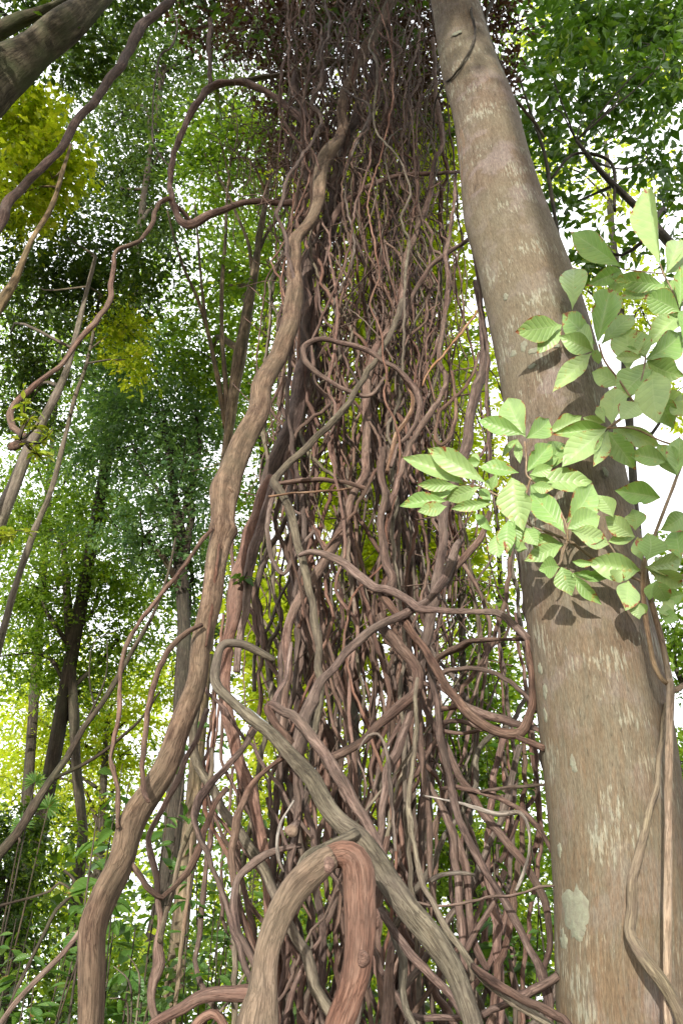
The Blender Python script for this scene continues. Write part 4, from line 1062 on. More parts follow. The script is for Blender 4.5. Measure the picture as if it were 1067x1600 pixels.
liana('dead pale branch with a crooked end against the bright gap by the big trunk',
      [(660, 1243, 4), (690, 1249, 5), (716, 1254, 7), (747, 1264, 8), (779, 1272, 9), (800, 1269, 9), (812, 1270, 8), (821, 1282, 7), (826, 1305, 6), (826, 1334, 6), (816, 1368, 7), (806, 1392, 5)], 3.7, 3.55, 'wood_pale', 9, 0.15, 0.12, name='dead_branch', cat='branch')
liana('splintered white stick lodged across the lower lianas',
      [(672, 1377, 8), (680, 1372, 8), (692, 1367, 6), (716, 1364, 6), (742, 1367, 4)], 3.7, 3.7, 'wood_pale', 7, 0.2, 0.15, name='dead_twig', cat='twig')
liana('thin level vine strung across the lower lianas to the big trunk',
      [(646, 1408, 4), (660, 1412, 5), (677, 1415, 5), (703, 1415, 5), (732, 1409, 6), (761, 1402, 5), (789, 1400, 5), (821, 1394, 5), (842, 1386, 5), (866, 1384, 5)], 3.45, 3.35, 'bark_brown', 7)
liana('short %s liana slanting down left below the thin level vine',
      [(775, 1405, 8), (771, 1412, 9), (753, 1439, 9), (737, 1468, 10), (728, 1485, 10)], 3.8, 3.8, 'bark_brown', 9)
liana('liana passing beneath the heavy olive one beside the reddish arch leg',
      [(592, 1420, 10), (606, 1442, 11), (627, 1473, 12), (650, 1502, 12), (677, 1526, 12), (703, 1557, 12), (725, 1590, 12), (732, 1604, 12)], 3.1, 3.0, 'bark_brown', 11)
liana('upright liana with a bent foot right of the reddish arch leg',
      [(612, 1450, 12), (621, 1475, 14), (629, 1499, 13), (629, 1544, 13), (636, 1578, 13), (648, 1602, 13)], 3.2, 3.1, 'bark_olive', 11)
liana('twisted upright liana beside the reddish arch leg',
      [(616, 1465, 10), (611, 1484, 12), (606, 1523, 14), (606, 1562, 18), (603, 1602, 18)], 3.3, 3.2, 'bark_brown', 11)
liana('level liana low down between the arch and the big trunk',
      [(640, 1590, 9), (656, 1591, 10), (695, 1591, 11), (747, 1586, 11), (779, 1574, 12), (813, 1557, 14), (847, 1541, 14), (872, 1524, 12)], 3.6, 3.4, 'bark_brown', 10)
liana('short level vine just above the wide U of liana, upper of a close pair',
      [(686, 1130, 6), (700, 1127, 7), (713, 1126, 7), (740, 1133, 7), (760, 1140, 6)], 3.8, 3.7, 'bark_brown', 8)
liana('short level vine just above the wide U of liana, lower of a close pair',
      [(686, 1138, 6), (692, 1142, 7), (721, 1146, 7), (758, 1139, 7), (780, 1134, 6)], 3.85, 3.75, 'bark_brown', 8)
liana('stout level vine running behind the wide U into the big trunk',
      [(640, 1060, 9), (690, 1078, 10), (720, 1096, 12), (740, 1110, 14), (768, 1120, 17), (800, 1130, 14), (828, 1136, 12), (845, 1142, 10)], 4.0, 3.5, 'bark_brown', 10)
liana('vine running down right from the bottom of the wide U to the big trunk',
      [(790, 1146, 10), (805, 1151, 12), (826, 1159, 12), (850, 1170, 12)], 3.55, 3.4, 'bark_brown', 9)
liana('arching vine above the wide U, its end tucked behind the big trunk',
      [(680, 1062, 7), (695, 1049, 8), (721, 1045, 8), (753, 1045, 8), (784, 1057, 8), (808, 1075, 8), (828, 1095, 8), (838, 1112, 7)], 3.9, 3.6, 'bark_brown', 9)
liana('sagging vine below the bright gap by the big trunk',
      [(690, 1232, 6), (715, 1230, 7), (737, 1235, 8), (768, 1243, 8), (797, 1256, 8), (820, 1272, 8), (845, 1300, 8), (862, 1330, 7)], 3.9, 3.55, 'bark_brown', 9)
liana('thin straight vine crossing the bright gap level to the big trunk',
      [(740, 1240, 4), (758, 1235, 5), (800, 1230, 6), (850, 1226, 5)], 3.85, 3.5, 'bark_grey', 7)
liana('vine with a knobby joint sweeping up to the big trunk above the wide U',
      [(672, 1045, 10), (687, 1026, 12), (708, 1016, 12), (724, 1008, 13), (732, 1003, 13), (745, 1000, 10), (758, 999, 9), (789, 999, 7), (824, 998, 7)], 3.9, 3.5, 'bark_brown', 10, 0.15, 0.15)
liana('broad flat liana dropping behind the sapling leaves into the curtain',
      [(742, 440, 8), (750, 486, 9), (753, 526, 10), (754, 575, 14), (741, 617, 16), (733, 657, 16), (728, 696, 18), (715, 740, 15), (700, 775, 14), (693, 803, 13), (692, 845, 13), (687, 884, 14), (679, 924, 16), (674, 963, 16), (666, 1002, 14), (660, 1030, 12), (655, 1060, 10)], 3.95, 4.0, 'bark_brown', 13, 0.14, 0.06)
liana('liana coming down from under the sapling leaves to the broken stub',
      [(765, 800, 7), (758, 825, 9), (747, 845, 10), (729, 866, 10), (713, 884, 9), (704, 905, 8), (702, 940, 6)], 3.8, 3.7, 'bark_brown', 9)
liana('wavy upright liana ending at the long bowed crossing liana',
      [(598, 700, 9), (595, 740, 10), (600, 771, 10), (594, 819, 10), (598, 853, 13), (606, 887, 14), (612, 905, 13), (604, 930, 12)], 3.95, 3.72, 'bark_brown', 11)
liana('S-bent liana high in the curtain, kinked near a dead orange branch',
      [(712, 270, 6), (710, 311, 7), (702, 369, 7), (696, 398, 8), (699, 429, 8), (698, 470, 9), (694, 491, 9), (689, 533, 9), (685, 562, 9), (690, 576, 9), (696, 592, 9), (690, 617, 10), (673, 644, 11), (654, 670, 11), (641, 696, 11), (631, 722, 11), (618, 760, 11), (606, 800, 10)], 4.2, 4.0, 'bark_brown', 10)
liana('dead orange branch leaning across high in the curtain near the big trunk',
      [(755, 455, 3), (753, 465, 4), (744, 489, 4), (728, 510, 6), (707, 536, 6), (691, 557, 5), (675, 573, 5), (665, 588, 4), (660, 603, 4)], 3.95, 4.0, 'wood_orange', 7, 0.2, 0.1, name='dead_branch', cat='branch')
liana('thin vine with a hanging U left of the broad flat liana',
      [(748, 550, 4), (738, 586, 5), (717, 615, 5), (702, 628, 6), (689, 641, 6), (681, 665, 6), (681, 688, 6), (689, 695, 6), (702, 683, 6), (712, 652, 6), (711, 620, 5), (706, 580, 5)], 4.1, 4.1, 'bark_brown', 8)
liana('straight liana slanting from the big trunk down into the upper curtain',
      [(738, 372, 8, 3.8), (722, 380, 9), (700, 395, 9), (675, 415, 8), (660, 435, 8), (645, 460, 8), (636, 490, 7), (625, 520, 6)], 4.1, 4.4, 'bark_brown', 9)
liana('liana rising alongside the left edge of the big trunk',
      [(737, 378, 7), (741, 400, 8), (746, 430, 8), (750, 460, 8), (756, 510, 8), (762, 560, 7), (760, 620, 7), (764, 690, 8), (768, 760, 7)], 3.75, 3.8, 'bark_brown', 9)
liana('level brown liana above the elbow of the slender olive one',
      [(420, 760, 6), (438, 755, 7), (470, 752, 8), (510, 750, 8), (545, 755, 7), (575, 765, 6)], 4.15, 4.2, 'bark_brown', 8)
liana('pale level twig below the elbow of the slender olive liana',
      [(420, 776, 5), (436, 774, 4), (460, 770, 4), (500, 768, 4), (540, 764, 4), (552, 762, 3)], 3.75, 3.9, 'wood_orange', 6, name='dead_twig', cat='twig')
liana('vine climbing aslant over the right side of the big trunk and clinging to it',
      [(1067, 1600, 22, 3.0), (1052, 1565, 20, 3.0), (1031, 1531, 20, 3.02), (1005, 1499, 19, 3.05), (988, 1470, 18, 3.09), (985, 1426, 17, 3.12), (986, 1379, 15, 3.12), (994, 1340, 14, 3.13), (1004, 1305, 12, 3.14), (1012, 1275, 11, 3.15), (1022, 1240, 10, 3.16), (1028, 1200, 9, 3.18), (1033, 1160, 8, 3.2), (1040, 1100, 7, 3.25)], 3.0, 3.2, 'bark_olive', 14, 0.08, 0.05)
def on_trunk(rows, lift=0.006):
    out = []
    for (px, py, w) in rows:
        p, n = trunk_front(px, py)
        out.append((px, py, w, p[1] - lift))
    return out
liana('dark wiry vine draped diagonally across the top of the big trunk',
      [(744, -10, 4, 3.5)] + on_trunk([(736, 20, 4), (742, 45, 4), (738, 68, 4), (728, 88, 4), (718, 105, 4), (708, 119, 4), (700, 126, 4)], 0.012) + [(692, 132, 4, 3.55), (680, 160, 3, 3.7), (676, 200, 3, 3.9)], 3.3, 3.6, 'bark_dark', 7)
liana('twisted vines hanging off the right shoulder of the big trunk near its top',
      [(740, -20, 7), (752, 20, 7), (764, 60, 7), (780, 100, 6), (800, 150, 5), (830, 185, 5), (850, 215, 5)], 3.6, 4.0, 'bark_dark', 8,
      extra=[('side_stem', [(775, -10, 6), (760, 25, 6), (755, 60, 6), (768, 90, 5), (790, 120, 4)], 3.55, 3.7, 'bark_dark')])

# ------------------------------------------------------------------ the rest of the liana curtain: countable strands
def strands():
    g = np.random.default_rng(21)
    sets = [
        # label, count, z range low, z range high, radius range, wander, x range, y range, material
        ('%s rope-like liana hanging full height in the crowded curtain beside the big trunk', 46, (-0.1, -0.1), (10.5, 13.5), (0.007, 0.020), 0.20, (-0.58, 0.80), (4.2, 5.2)),
        ('thin %s whippy vine twisting among the upper curtain strands', 88, (2.6, 5.5), (9.5, 13.0), (0.005, 0.014), 0.24, (-0.45, 0.95), (4.4, 5.5)),
        ('short %s liana slanting through the lower tangle of the curtain', 46, (-0.1, 1.2), (2.6, 4.6), (0.008, 0.024), 0.14, (-0.45, 0.8), (3.9, 5.4)),
    ]
    mats = ['bark_brown', 'bark_brown', 'bark_brown', 'bark_brown', 'bark_olive', 'bark_red', 'bark_red', 'bark_grey']
    for si, (label, cnt, zl, zh, rr, wan, xr, yr) in enumerate(sets):
        for k in range(cnt):
            z0, z1 = g.uniform(*zl), g.uniform(*zh)
            x0 = g.uniform(*xr); y0 = g.uniform(*yr)
            lean = g.normal(0, 0.03) if si == 0 else g.normal(0, 0.05)
            if si == 2:
                lean = g.choice([-1, 1]) * g.uniform(0.15, 0.65)
                x0 = np.clip(x0 - lean * 1.0, -0.75, 1.05)
            n = int((z1 - z0) / 0.22) + 4
            z = np.linspace(z0, z1, n)
            t = z - z0
            x = x0 + lean * t
            y = y0 + g.normal(0, 0.03) * t
            for h in range(4):
                w = g.uniform(0.5, 4.2); a = wan * g.uniform(0.2, 1.0) / (0.6 + w * 0.65)
                x = x + a * np.sin(w * z + g.uniform(0, 6.28)); y = y + a * 0.8 * np.sin(w * z * 1.07 + g.uniform(0, 6.28))
            x = x - 0.42 * np.clip((3.6 - z) / 3.0, 0, 1) * np.clip((x - 0.25) / 0.4, 0, 1) * (si == 0)
            kinks = g.normal(0, 1, n) * (g.uniform(0, 1, n) < 0.18) * 0.045
            x = x + kinks
            # stay left of the trunk and right of the tan liana
            lo, hi = -0.62 + 0.02 * z, 0.98 + 0.005 * z
            x = np.clip(x, lo - 0.15, hi + 0.05)
            r = g.uniform(*rr) * (g.uniform(1.1, 1.8) if g.uniform() < 0.16 else g.uniform(0.65, 1.05))
            rads = r * (1.1 - 0.35 * t / (z1 - z0)) * (1 + 0.08 * np.sin(3 * z + g.uniform(0, 6)))
            s = spline(np.stack([x, y, z, rads], -1), 0.055)
            s[:, :3] = kink(s[:, :3], s[:, 3], 4000 + si * 200 + k, 0.4)
            mt = mats[int(g.integers(len(mats)))]
            o = tube_obj('liana', s[:, :3], np.maximum(s[:, 3], 0.003), mt, None, nseg=7 if si != 1 else 5, ridge=0.14, lump=0.10, seed=900 + si * 200 + k)
            cname = {'bark_brown': 'brown', 'bark_olive': 'olive', 'bark_red': 'reddish', 'bark_grey': 'grey'}[mt]
            tag(o, label % cname, 'liana', cname + ' ' + ['full-height strands of the liana curtain', 'thin upper vines of the curtain', 'slanting lianas of the lower tangle'][si])
strands()

def fine_twigs():
    """uncountable thread-thin stems through the curtain and the dark mat of dead leaves and twigs at its top"""
    g = np.random.default_rng(31)
    TV, TQ, TT, TB = [], [], [], []; off = 0
    for k in range(1150):
        top = g.uniform() < 0.75
        if top:
            c = P(g.uniform(360, 700), g.uniform(-60, 330), g.uniform(4.4, 6.8))
        else:
            c = np.array([g.uniform(-0.5, 0.98), g.uniform(4.5, 5.5), g.uniform(3.2, 8.0)])
        d = unit(np.array([g.normal(0, 0.45), g.normal(0, 0.4), g.choice([-1, 1]) * g.uniform(0.3, 1.2)]))
        L = g.uniform(0.4, 1.5)
        m = 5
        pts = c + d * np.linspace(-0.5, 0.5, m)[:, None] * L + g.normal(0, 0.05, (m, 3)) * L
        r = g.uniform(0.002, 0.0055)
        s = spline(np.hstack([pts, np.full((m, 1), r)]), 0.09)
        V, Q, T3, bk = tube_arrays(s[:, :3], s[:, 3], nseg=4, ridge=0, lump=0.1, seed=k)
        TV.append(V); TQ.append(Q + off); TT.append(T3 + off); TB.append(bk); off += len(V)
    org = np.array([0.2, 5.2, 0.0])
    me = mesh_from('fine_twigs', np.vstack(TV) - org, np.vstack(TQ), np.vstack(TT), 'bark_brown', {'bk': ('FLOAT_VECTOR', 'POINT', np.vstack(TB))})
    o = place('fine_twigs', me, org, None, True)
    tag(o, 'mass of thread-thin brown stems filling the liana curtain', 'twigs')
    L = []
    for (px, py, Y, rx, ry, n) in [(480, 40, 5.6, 70, 60, 900), (560, 30, 5.8, 70, 60, 1100), (640, 40, 5.8, 50, 70, 900), (400, 50, 5.8, 60, 50, 650), (450, 130, 6.0, 50, 50, 500), (600, 130, 6.4, 60, 60, 500), (520, 200, 6.4, 60, 50, 420), (660, 130, 6.0, 35, 60, 450), (340, 20, 6.0, 60, 40, 500), (560, -60, 5.6, 140, 60, 2000), (680, -40, 5.6, 60, 60, 700), (400, -50, 5.8, 90, 50, 1000), (450, 230, 6.2, 40, 50, 250), (770, 30, 5.0, 40, 60, 420), (790, 120, 5.2, 25, 50, 200)]:
        c = P(px, py, Y); dp = depth_of(c) / FPX
        L.append((c, np.array([rx, 0.5 * (rx + ry), ry]) * dp, n * 2, 9 * dp))
    o = crown_obj('dead_leaf_mat', L, 'leaf_dead', None, org, 35, 14)
    tag(o, 'dark mat of dead brown leaves caught at the top of the liana curtain', 'dead leaves', None, 'stuff')
fine_twigs()

# ------------------------------------------------------------------ large single leaves
def leaf_variant(k, ratio, curl=0.18, fold=0.22, pts=11, acr=6):
    """unit leaf: base at origin, tip along +Y, upper face +Z; width = 1 (scaled per leaf)"""
    g = np.random.default_rng(500 + k)
    V, UV = [], []
    ph = g.uniform(0, 6.28, 4)
    bend = g.normal(0, 0.05)
    bite = [(g.uniform(0.35, 0.9), g.choice([-1, 1]), g.uniform(0.04, 0.09)) for _ in range(1 if k % 3 == 0 else 0)]
    for i in range(pts):
        v = i / (pts - 1)
        w = math.sin(math.pi * v ** (1.08 + 0.14 * math.sin(k * 1.7))) ** 1.12 * 0.5
        if i == 0: w = 0.012
        if i == pts - 1: w = 0.004
        for j in range(acr + 1):
            u = j / acr * 2 - 1
            ww = w * (1 + 0.05 * math.sin(9 * v + ph[0] + u))
            for (bv, bs, br) in bite:
                if u * bs > 0.9: ww *= 1 - 0.35 * math.exp(-((v - bv) / br) ** 2)
            x = u * ww + bend * math.sin(math.pi * v)
            z = fold * abs(u) ** 1.3 * w * 0.9 - curl * (v - 0.25) ** 2 + 0.006 * math.sin(9 * 6.28 * (v - abs(u) * 0.19)) * abs(u) + 0.02 * math.sin(5 * v + ph[1]) * u
            V.append((x, v, z)); UV.append(((u + 1) / 2, v))
    F = []
    for i in range(pts - 1):
        for j in range(acr):
            a = i * (acr + 1) + j
            F.append((a, a + 1, a + acr + 2, a + acr + 1))
    return np.array(V), np.array(F), np.array(UV)
LEAFM = {}
def leaf_mesh(k, mat):
    if (k, mat) not in LEAFM:
        V, F, UV = leaf_variant(k, 0.45, curl=[0.12, 0.25, 0.4, 0.18, 0.05, 0.3][k % 6], fold=[0.25, 0.15, 0.3, 0.4, 0.2, 0.1][k % 6], pts=15 if mat == 'leaf_sapling' else 7, acr=8 if mat == 'leaf_sapling' else 4)
        LEAFM[(k, mat)] = mesh_from('leaf', V, F, None, mat, uv=UV)
    return LEAFM[(k, mat)]

def leaf(parent, base, tip, width, k, mat, normal=None, g=rng):
    """one leaf object from base point to tip point (world), with its upper face towards normal"""
    base = np.asarray(base); tip = np.asarray(tip)
    y = tip - base; L = np.linalg.norm(y); y = y / L
    n = normal if normal is not None else unit(CAM - base)
    n = n + g.normal(size=3) * 0.24
    x = unit(np.cross(y, n)); z = np.cross(x, y)
    M = Matrix(((x[0] * width, y[0] * L, z[0] * L, 0), (x[1] * width, y[1] * L, z[1] * L, 0), (x[2] * width, y[2] * L, z[2] * L, 0), (0, 0, 0, 1)))
    o = bpy.data.objects.new('leaf', leaf_mesh(k, mat))
    COL.objects.link(o)
    o.parent = parent
    loc = Vector(base) - world_loc(parent)
    o.matrix_local = Matrix.Translation(loc) @ M
    return o

def sapling():
    g = np.random.default_rng(12)
    YS = 3.05
    rows = [(1043, 1600, 13), (1042, 1562, 13), (1042, 1431, 13), (1043, 1340, 12), (1044, 1224, 12), (1046, 1119, 12), (1047, 1085, 14), (1047, 1074, 14), (1045, 1062, 13)]
    p, r = px_path(rows, YS, YS, 0.02)
    root = thing('sapling', p[0] if p[0][2] < p[-1][2] else p[-1], 'sapling with pale stem and big light green veined leaves in front of the big trunk', 'sapling')
    tube_obj('stem', p, r, 'bark_stem', root, nseg=14, ridge=0.05, lump=0.05, seed=1)
    def br(rows, ya=YS, yb=None, mat='bark_stem', name='branch'):
        p, r = px_path(rows, ya, yb if yb else ya, 0.02, down=False)
        tube_obj(name, p, r, mat, root, nseg=8, ridge=0.06, lump=0.06, seed=int(rows[0][0]))
    br([(1042, 1068, 9), (1034, 1062, 8), (1023, 1043, 8), (1013, 996, 9), (1005, 944, 9), (1004, 902, 9), (1006, 875, 9)], YS, YS)
    br([(1047, 1072, 11), (1042, 1043, 10), (1031, 991, 10), (1018, 944, 10), (1010, 907, 9), (1007, 878, 9)], YS, YS + 0.02)
    br([(1015, 931, 5), (1039, 915, 5), (1067, 899, 5), (1100, 880, 5)], YS - 0.01, YS + 0.1)
    br([(1047, 1080, 9), (1058, 1077, 9), (1072, 1068, 8), (1110, 1050, 7)], YS, YS + 0.1)
    br([(1007, 880, 6), (1015, 855, 5), (1024, 831, 5), (1039, 792, 5), (1055, 750, 5), (1075, 690, 4), (1085, 620, 4)], YS, YS - 0.05)
    br([(1003, 910, 5), (997, 906, 5), (958, 891, 5), (923, 870, 5), (887, 844, 5), (858, 833, 4), (826, 820, 3), (812, 800, 3)], YS, YS - 0.06)
    br([(887, 844, 6), (880, 858, 6), (873, 882, 4), (866, 884, 3)], YS - 0.05, YS - 0.06)
    br([(887, 846, 4), (885, 825, 3), (870, 790, 3), (845, 765, 3), (828, 748, 3), (822, 742, 3), (822, 720, 3), (819, 690, 3)], YS - 0.05, YS - 0.08)
    br([(828, 750, 3), (812, 790, 3), (790, 780, 3), (768, 770, 3), (750, 760, 2), (720, 758, 2)], YS - 0.08, YS - 0.04)
    br([(1075, 700, 4), (1035, 690, 3), (990, 670, 3), (962, 668, 3), (947, 670, 3)], YS - 0.04, YS - 0.06)
    br([(992, 632, 3), (970, 655, 3), (947, 670, 3)], YS - 0.06, YS - 0.06)
    br([(947, 670, 3), (992, 632, 3), (1000, 600, 3), (1007, 566, 3), (1008, 545, 3)], YS - 0.06, YS - 0.08)
    br([(992, 632, 3), (965, 592, 3), (944, 564, 3), (935, 538, 3)], YS - 0.06, YS - 0.08)
    br([(1062, 488, 3), (1050, 455, 3), (1036, 428, 3), (1030, 412, 3)], YS - 0.06, YS - 0.06)
    br([(1036, 428, 2), (1000, 424, 2), (973, 420, 2)], YS - 0.06, YS - 0.06)
    br([(1085, 620, 4), (1075, 540, 3), (1062, 488, 3)], YS - 0.06, YS - 0.06)
    br([(930, 825, 3), (945, 842, 3), (965, 870, 3), (985, 885, 4), (1003, 897, 5)], YS - 0.06, YS)
    br([(887, 846, 3), (886, 830, 3), (890, 815, 3), (905, 800, 2)], YS - 0.06, YS - 0.08)
    T = {1: (787, 270), 2: (787, 540), 3: (600, 640), 4: (787, 760)}
    S = 3.81
    data = {
        1: [(920, 535, 815, 60, 190), (960, 600, 1067, 340, 130), (695, 560, 395, 350, 150), (405, 805, 425, 495, 155), (345, 905, 90, 945, 150), (540, 1020, 325, 830, 140), (560, 1005, 640, 650, 165),
            (580, 1015, 785, 810, 130), (700, 580, 495, 670, 95), (960, 670, 660, 630, 115), (1050, 830, 840, 730, 150), (1050, 840, 860, 990, 130), (840, 1110, 1080, 940, 160), (735, 1180, 720, 890, 190),
            (840, 1100, 820, 940, 100), (820, 1100, 660, 1100, 70), (530, 1060, 340, 970, 120), (1040, 800, 1045, 540, 80), (1000, 940, 1075, 850, 70), (1062, 1000, 1100, 780, 120)],
        2: [(520, 45, 295, 270, 110), (710, 240, 510, 155, 115), (560, 20, 560, 108, 50), (640, 470, 660, 240, 150), (845, 90, 1070, 180, 150), (880, 140, 880, 415, 200), (610, 490, 345, 720, 160), (620, 500, 540, 715, 95),
            (615, 510, 780, 735, 130), (650, 480, 930, 600, 110), (610, 490, 285, 525, 95), (600, 460, 470, 430, 60), (970, 690, 750, 630, 120), (265, 505, 465, 415, 115), (130, 550, 280, 430, 125), (125, 540, 0, 280, 155),
            (140, 750, 290, 570, 115), (80, 555, 95, 700, 50), (170, 800, 525, 810, 150), (150, 770, 290, 720, 75), (370, 1050, 540, 810, 170), (380, 1090, 585, 1000, 145), (365, 1120, 150, 840, 150), (930, 905, 660, 860, 135),
            (780, 1100, 765, 970, 115), (650, 1020, 560, 890, 95), (780, 1140, 600, 1020, 115), (1000, 330, 1090, 420, 110), (1030, 770, 1045, 540, 140), (400, 1100, 600, 1143, 110), (800, 340, 700, 440, 130), (850, 100, 790, 240, 130),
            (1080, 1000, 960, 1090, 120), (900, 300, 1000, 480, 130)],
        3: [(610, 440, 245, 220, 130), (480, 440, 110, 255, 120), (440, 455, 200, 450, 75), (370, 540, 85, 550, 100), (375, 575, 215, 600, 85), (570, 460, 365, 540, 100), (640, 560, 400, 590, 65), (800, 375, 560, 340, 100),
            (570, 310, 485, 320, 65), (835, 150, 555, 60, 105), (640, 480, 665, 385, 60), (760, 405, 820, 715, 190), (740, 650, 725, 840, 105), (660, 745, 685, 880, 105), (650, 730, 540, 620, 60), (840, 700, 905, 800, 85),
            (850, 830, 770, 790, 65), (600, 580, 430, 600, 50), (640, 540, 560, 470, 60), (870, 450, 1000, 470, 70), (700, 560, 760, 640, 70)],
        4: [(355, 345, 140, 430, 100), (330, 480, 210, 500, 120), (340, 480, 400, 650, 120), (400, 520, 570, 710, 75), (815, 500, 510, 450, 155), (740, 560, 740, 720, 145), (800, 690, 805, 790, 80), (850, 440, 860, 270, 165),
            (1050, 440, 1000, 220, 145), (400, 260, 640, 340, 120), (840, 480, 1080, 420, 120), (880, 500, 1080, 610, 130), (900, 560, 970, 700, 100), (540, 460, 400, 450, 45), (1010, 740, 915, 740, 75), (1075, 640, 930, 670, 90),
            (700, 500, 640, 560, 90), (930, 760, 1040, 790, 80), (820, 440, 780, 300, 90), (900, 470, 1010, 460, 120), (170, 240, 190, 370, 80), (60, 190, 10, 400, 90)],
    }
    i = 0
    for t, lst in data.items():
        ox, oy = T[t]
        for (bx, by, tx, ty, w) in lst:
            Yb = YS - 0.07 + g.uniform(-0.07, 0.05) - 0.05 * (t == 3)
            b = P(ox + bx / S, oy + by / S, Yb)
            tp = P(ox + tx / S, oy + ty / S, Yb + g.uniform(-0.05, 0.05))
            leaf(root, b, tp, w / S / FPX * depth_of(b) * 1.10, int(g.integers(6)), 'leaf_sapling', unit(CAM - b) + np.array([-0.15, 0, 0.1]), g)
            if g.uniform() < 0.42:          # fuller whorls
                ang = g.choice([-1, 1]) * g.uniform(0.35, 0.9); ca, sa = math.cos(ang), math.sin(ang)
                dx, dy = tx - bx, ty - by
                k2 = g.uniform(0.65, 1.0)
                b2 = P(ox + bx / S, oy + by / S, Yb + 0.03)
                t2 = P(ox + (bx + (dx * ca - dy * sa) * k2) / S, oy + (by + (dx * sa + dy * ca) * k2) / S, Yb + 0.05)
                leaf(root, b2, t2, w * k2 / S / FPX * depth_of(b) * 1.05, int(g.integers(6)), 'leaf_sapling', unit(CAM - b) + np.array([-0.15, 0, 0.1]), g)
            i += 1
sapling()

# ------------------------------------------------------------------ undergrowth
def shrub(name, label, base_px, Y, n, lpx, spread, mat='leaf_shrub', h=(0.3, 1.0), seed=0, cat='shrub', group=None, droop=0.35, host=None):
    """upright stems with single leaves; base_px: (px, py) of its middle; spread in photograph pixels (x, y)"""
    g = np.random.default_rng(seed)
    mid = P(base_px[0], base_px[1], Y); dp = depth_of(mid) / FPX
    foot = np.array([mid[0], Y, -0.1]) if host is None else P(*host)
    root = thing(name, foot, label, cat, group)
    stems = max(2, n // 14)
    tips = []
    for k in range(stems):
        e = mid + np.array([g.uniform(-1, 1) * spread[0] * dp, g.uniform(-0.25, 0.25), g.uniform(-0.4, 1) * spread[1] * dp])
        f = foot + np.array([g.uniform(-0.15, 0.15), g.uniform(-0.15, 0.15), 0]) * (host is None)
        f[0] += (e[0] - mid[0]) * 0.3
        m = (e + f) / 2 + g.normal(0, 0.05, 3); m[0] = f[0] + (e[0] - f[0]) * 0.35
        s = spline(np.array([[*f, 0.008], [*m, 0.006], [*e, 0.003]]), 0.08)
        tube_obj('stem', s[:, :3], s[:, 3], 'bark_dark', root, nseg=6, seed=k)
        tips.append(s)
    for k in range(n):
        s = tips[k % stems]
        q = s[int(len(s) * (1 - abs(g.normal(0, 0.22)))) - 1][:3] if g.uniform() < 0.85 else s[g.integers(len(s) // 2, len(s))][:3]
        a = g.uniform(0, 6.28)
        d = unit(np.array([math.cos(a), math.sin(a) * 0.8, g.uniform(-0.5, 0.45) - droop * 0.5]))
        L = lpx * dp * g.uniform(0.7, 1.25)
        leaf(root, q, q + d * L, L * g.uniform(0.34, 0.46), int(g.integers(6)), mat, np.array([g.normal(0, 0.3), -0.45, 0.8]), g)
    return root
shrub('shrub', 'shrub with drooping glossy leaves against the kink of the tall tan liana', (165, 1325), 3.9, 26, 38, (30, 40), seed=1, droop=1.0)
shrub('shrub', 'shrub with long leaves behind the dangling ends of the thin vines', (215, 1235), 4.6, 40, 45, (45, 45), seed=2)
shrub('shrub', 'leafy shrub between the tall tan liana and the swollen vine joint', (210, 1470), 4.3, 36, 44, (30, 70), seed=3, droop=0.9)
shrub('shrub', 'low shrub at the foot of the thin brown leaning stem', (50, 1560), 4.2, 60, 36, (70, 60), seed=4)
shrub('shrub', 'shrub with narrow shining leaves above the thin brown leaning stem', (60, 1460), 5.2, 70, 34, (70, 60), seed=5)
shrub('shrub', 'shrub behind the bracket-shaped vine', (335, 1420), 4.9, 60, 34, (40, 70), seed=6, droop=0.8)
shrub('shrub', 'tall shrub filling the gap above the bracket-shaped vine', (350, 1270), 5.4, 60, 32, (50, 70), seed=7)
shrub('shrub', 'low shrub behind the swollen vine joint', (300, 1550), 4.7, 60, 36, (60, 60), seed=8)
shrub('shrub', 'round-leafed shrub in the bright gap beside the big trunk', (785, 1175), 4.3, 40, 26, (28, 25), seed=9)
shrub('shrub', 'round-leafed shrub low behind the lianas at the foot of the big trunk', (790, 1440), 5.0, 76, 36, (55, 70), seed=10)
shrub('shrub', 'shrub glimpsed through the opening of the arch', (500, 1480), 5.6, 50, 32, (50, 70), seed=11)
shrub('shrub', 'tall shrub behind the hook of the olive liana', (300, 1080), 5.2, 44, 30, (45, 70), seed=12)
shrub('climbing_plant', 'bright yellow-green leafy climber around the curled tip of the snaking liana', (44, 672), 3.85, 84, 20, (26, 55), 'leaf_yellow', seed=13, cat='climber', host=(30, 688, 3.9))
shrub('climbing_plant', 'yellow-green leafy sprays beside the foot of the green-grey leaning tree', (25, 850), 6.9, 64, 17, (35, 28), 'leaf_yellow', seed=14, cat='climber', host=(-8, 835, 7.0))
shrub('climbing_plant', 'small green climber hanging on the slender olive liana', (470, 690), 4.1, 16, 16, (18, 14), seed=15, cat='climber', host=(472, 705, 3.98))
shrub('climbing_plant', 'small climber with pointed leaves on the peeling liana', (385, 895), 4.0, 12, 20, (22, 14), seed=16, cat='climber', host=(378, 900, 4.22))

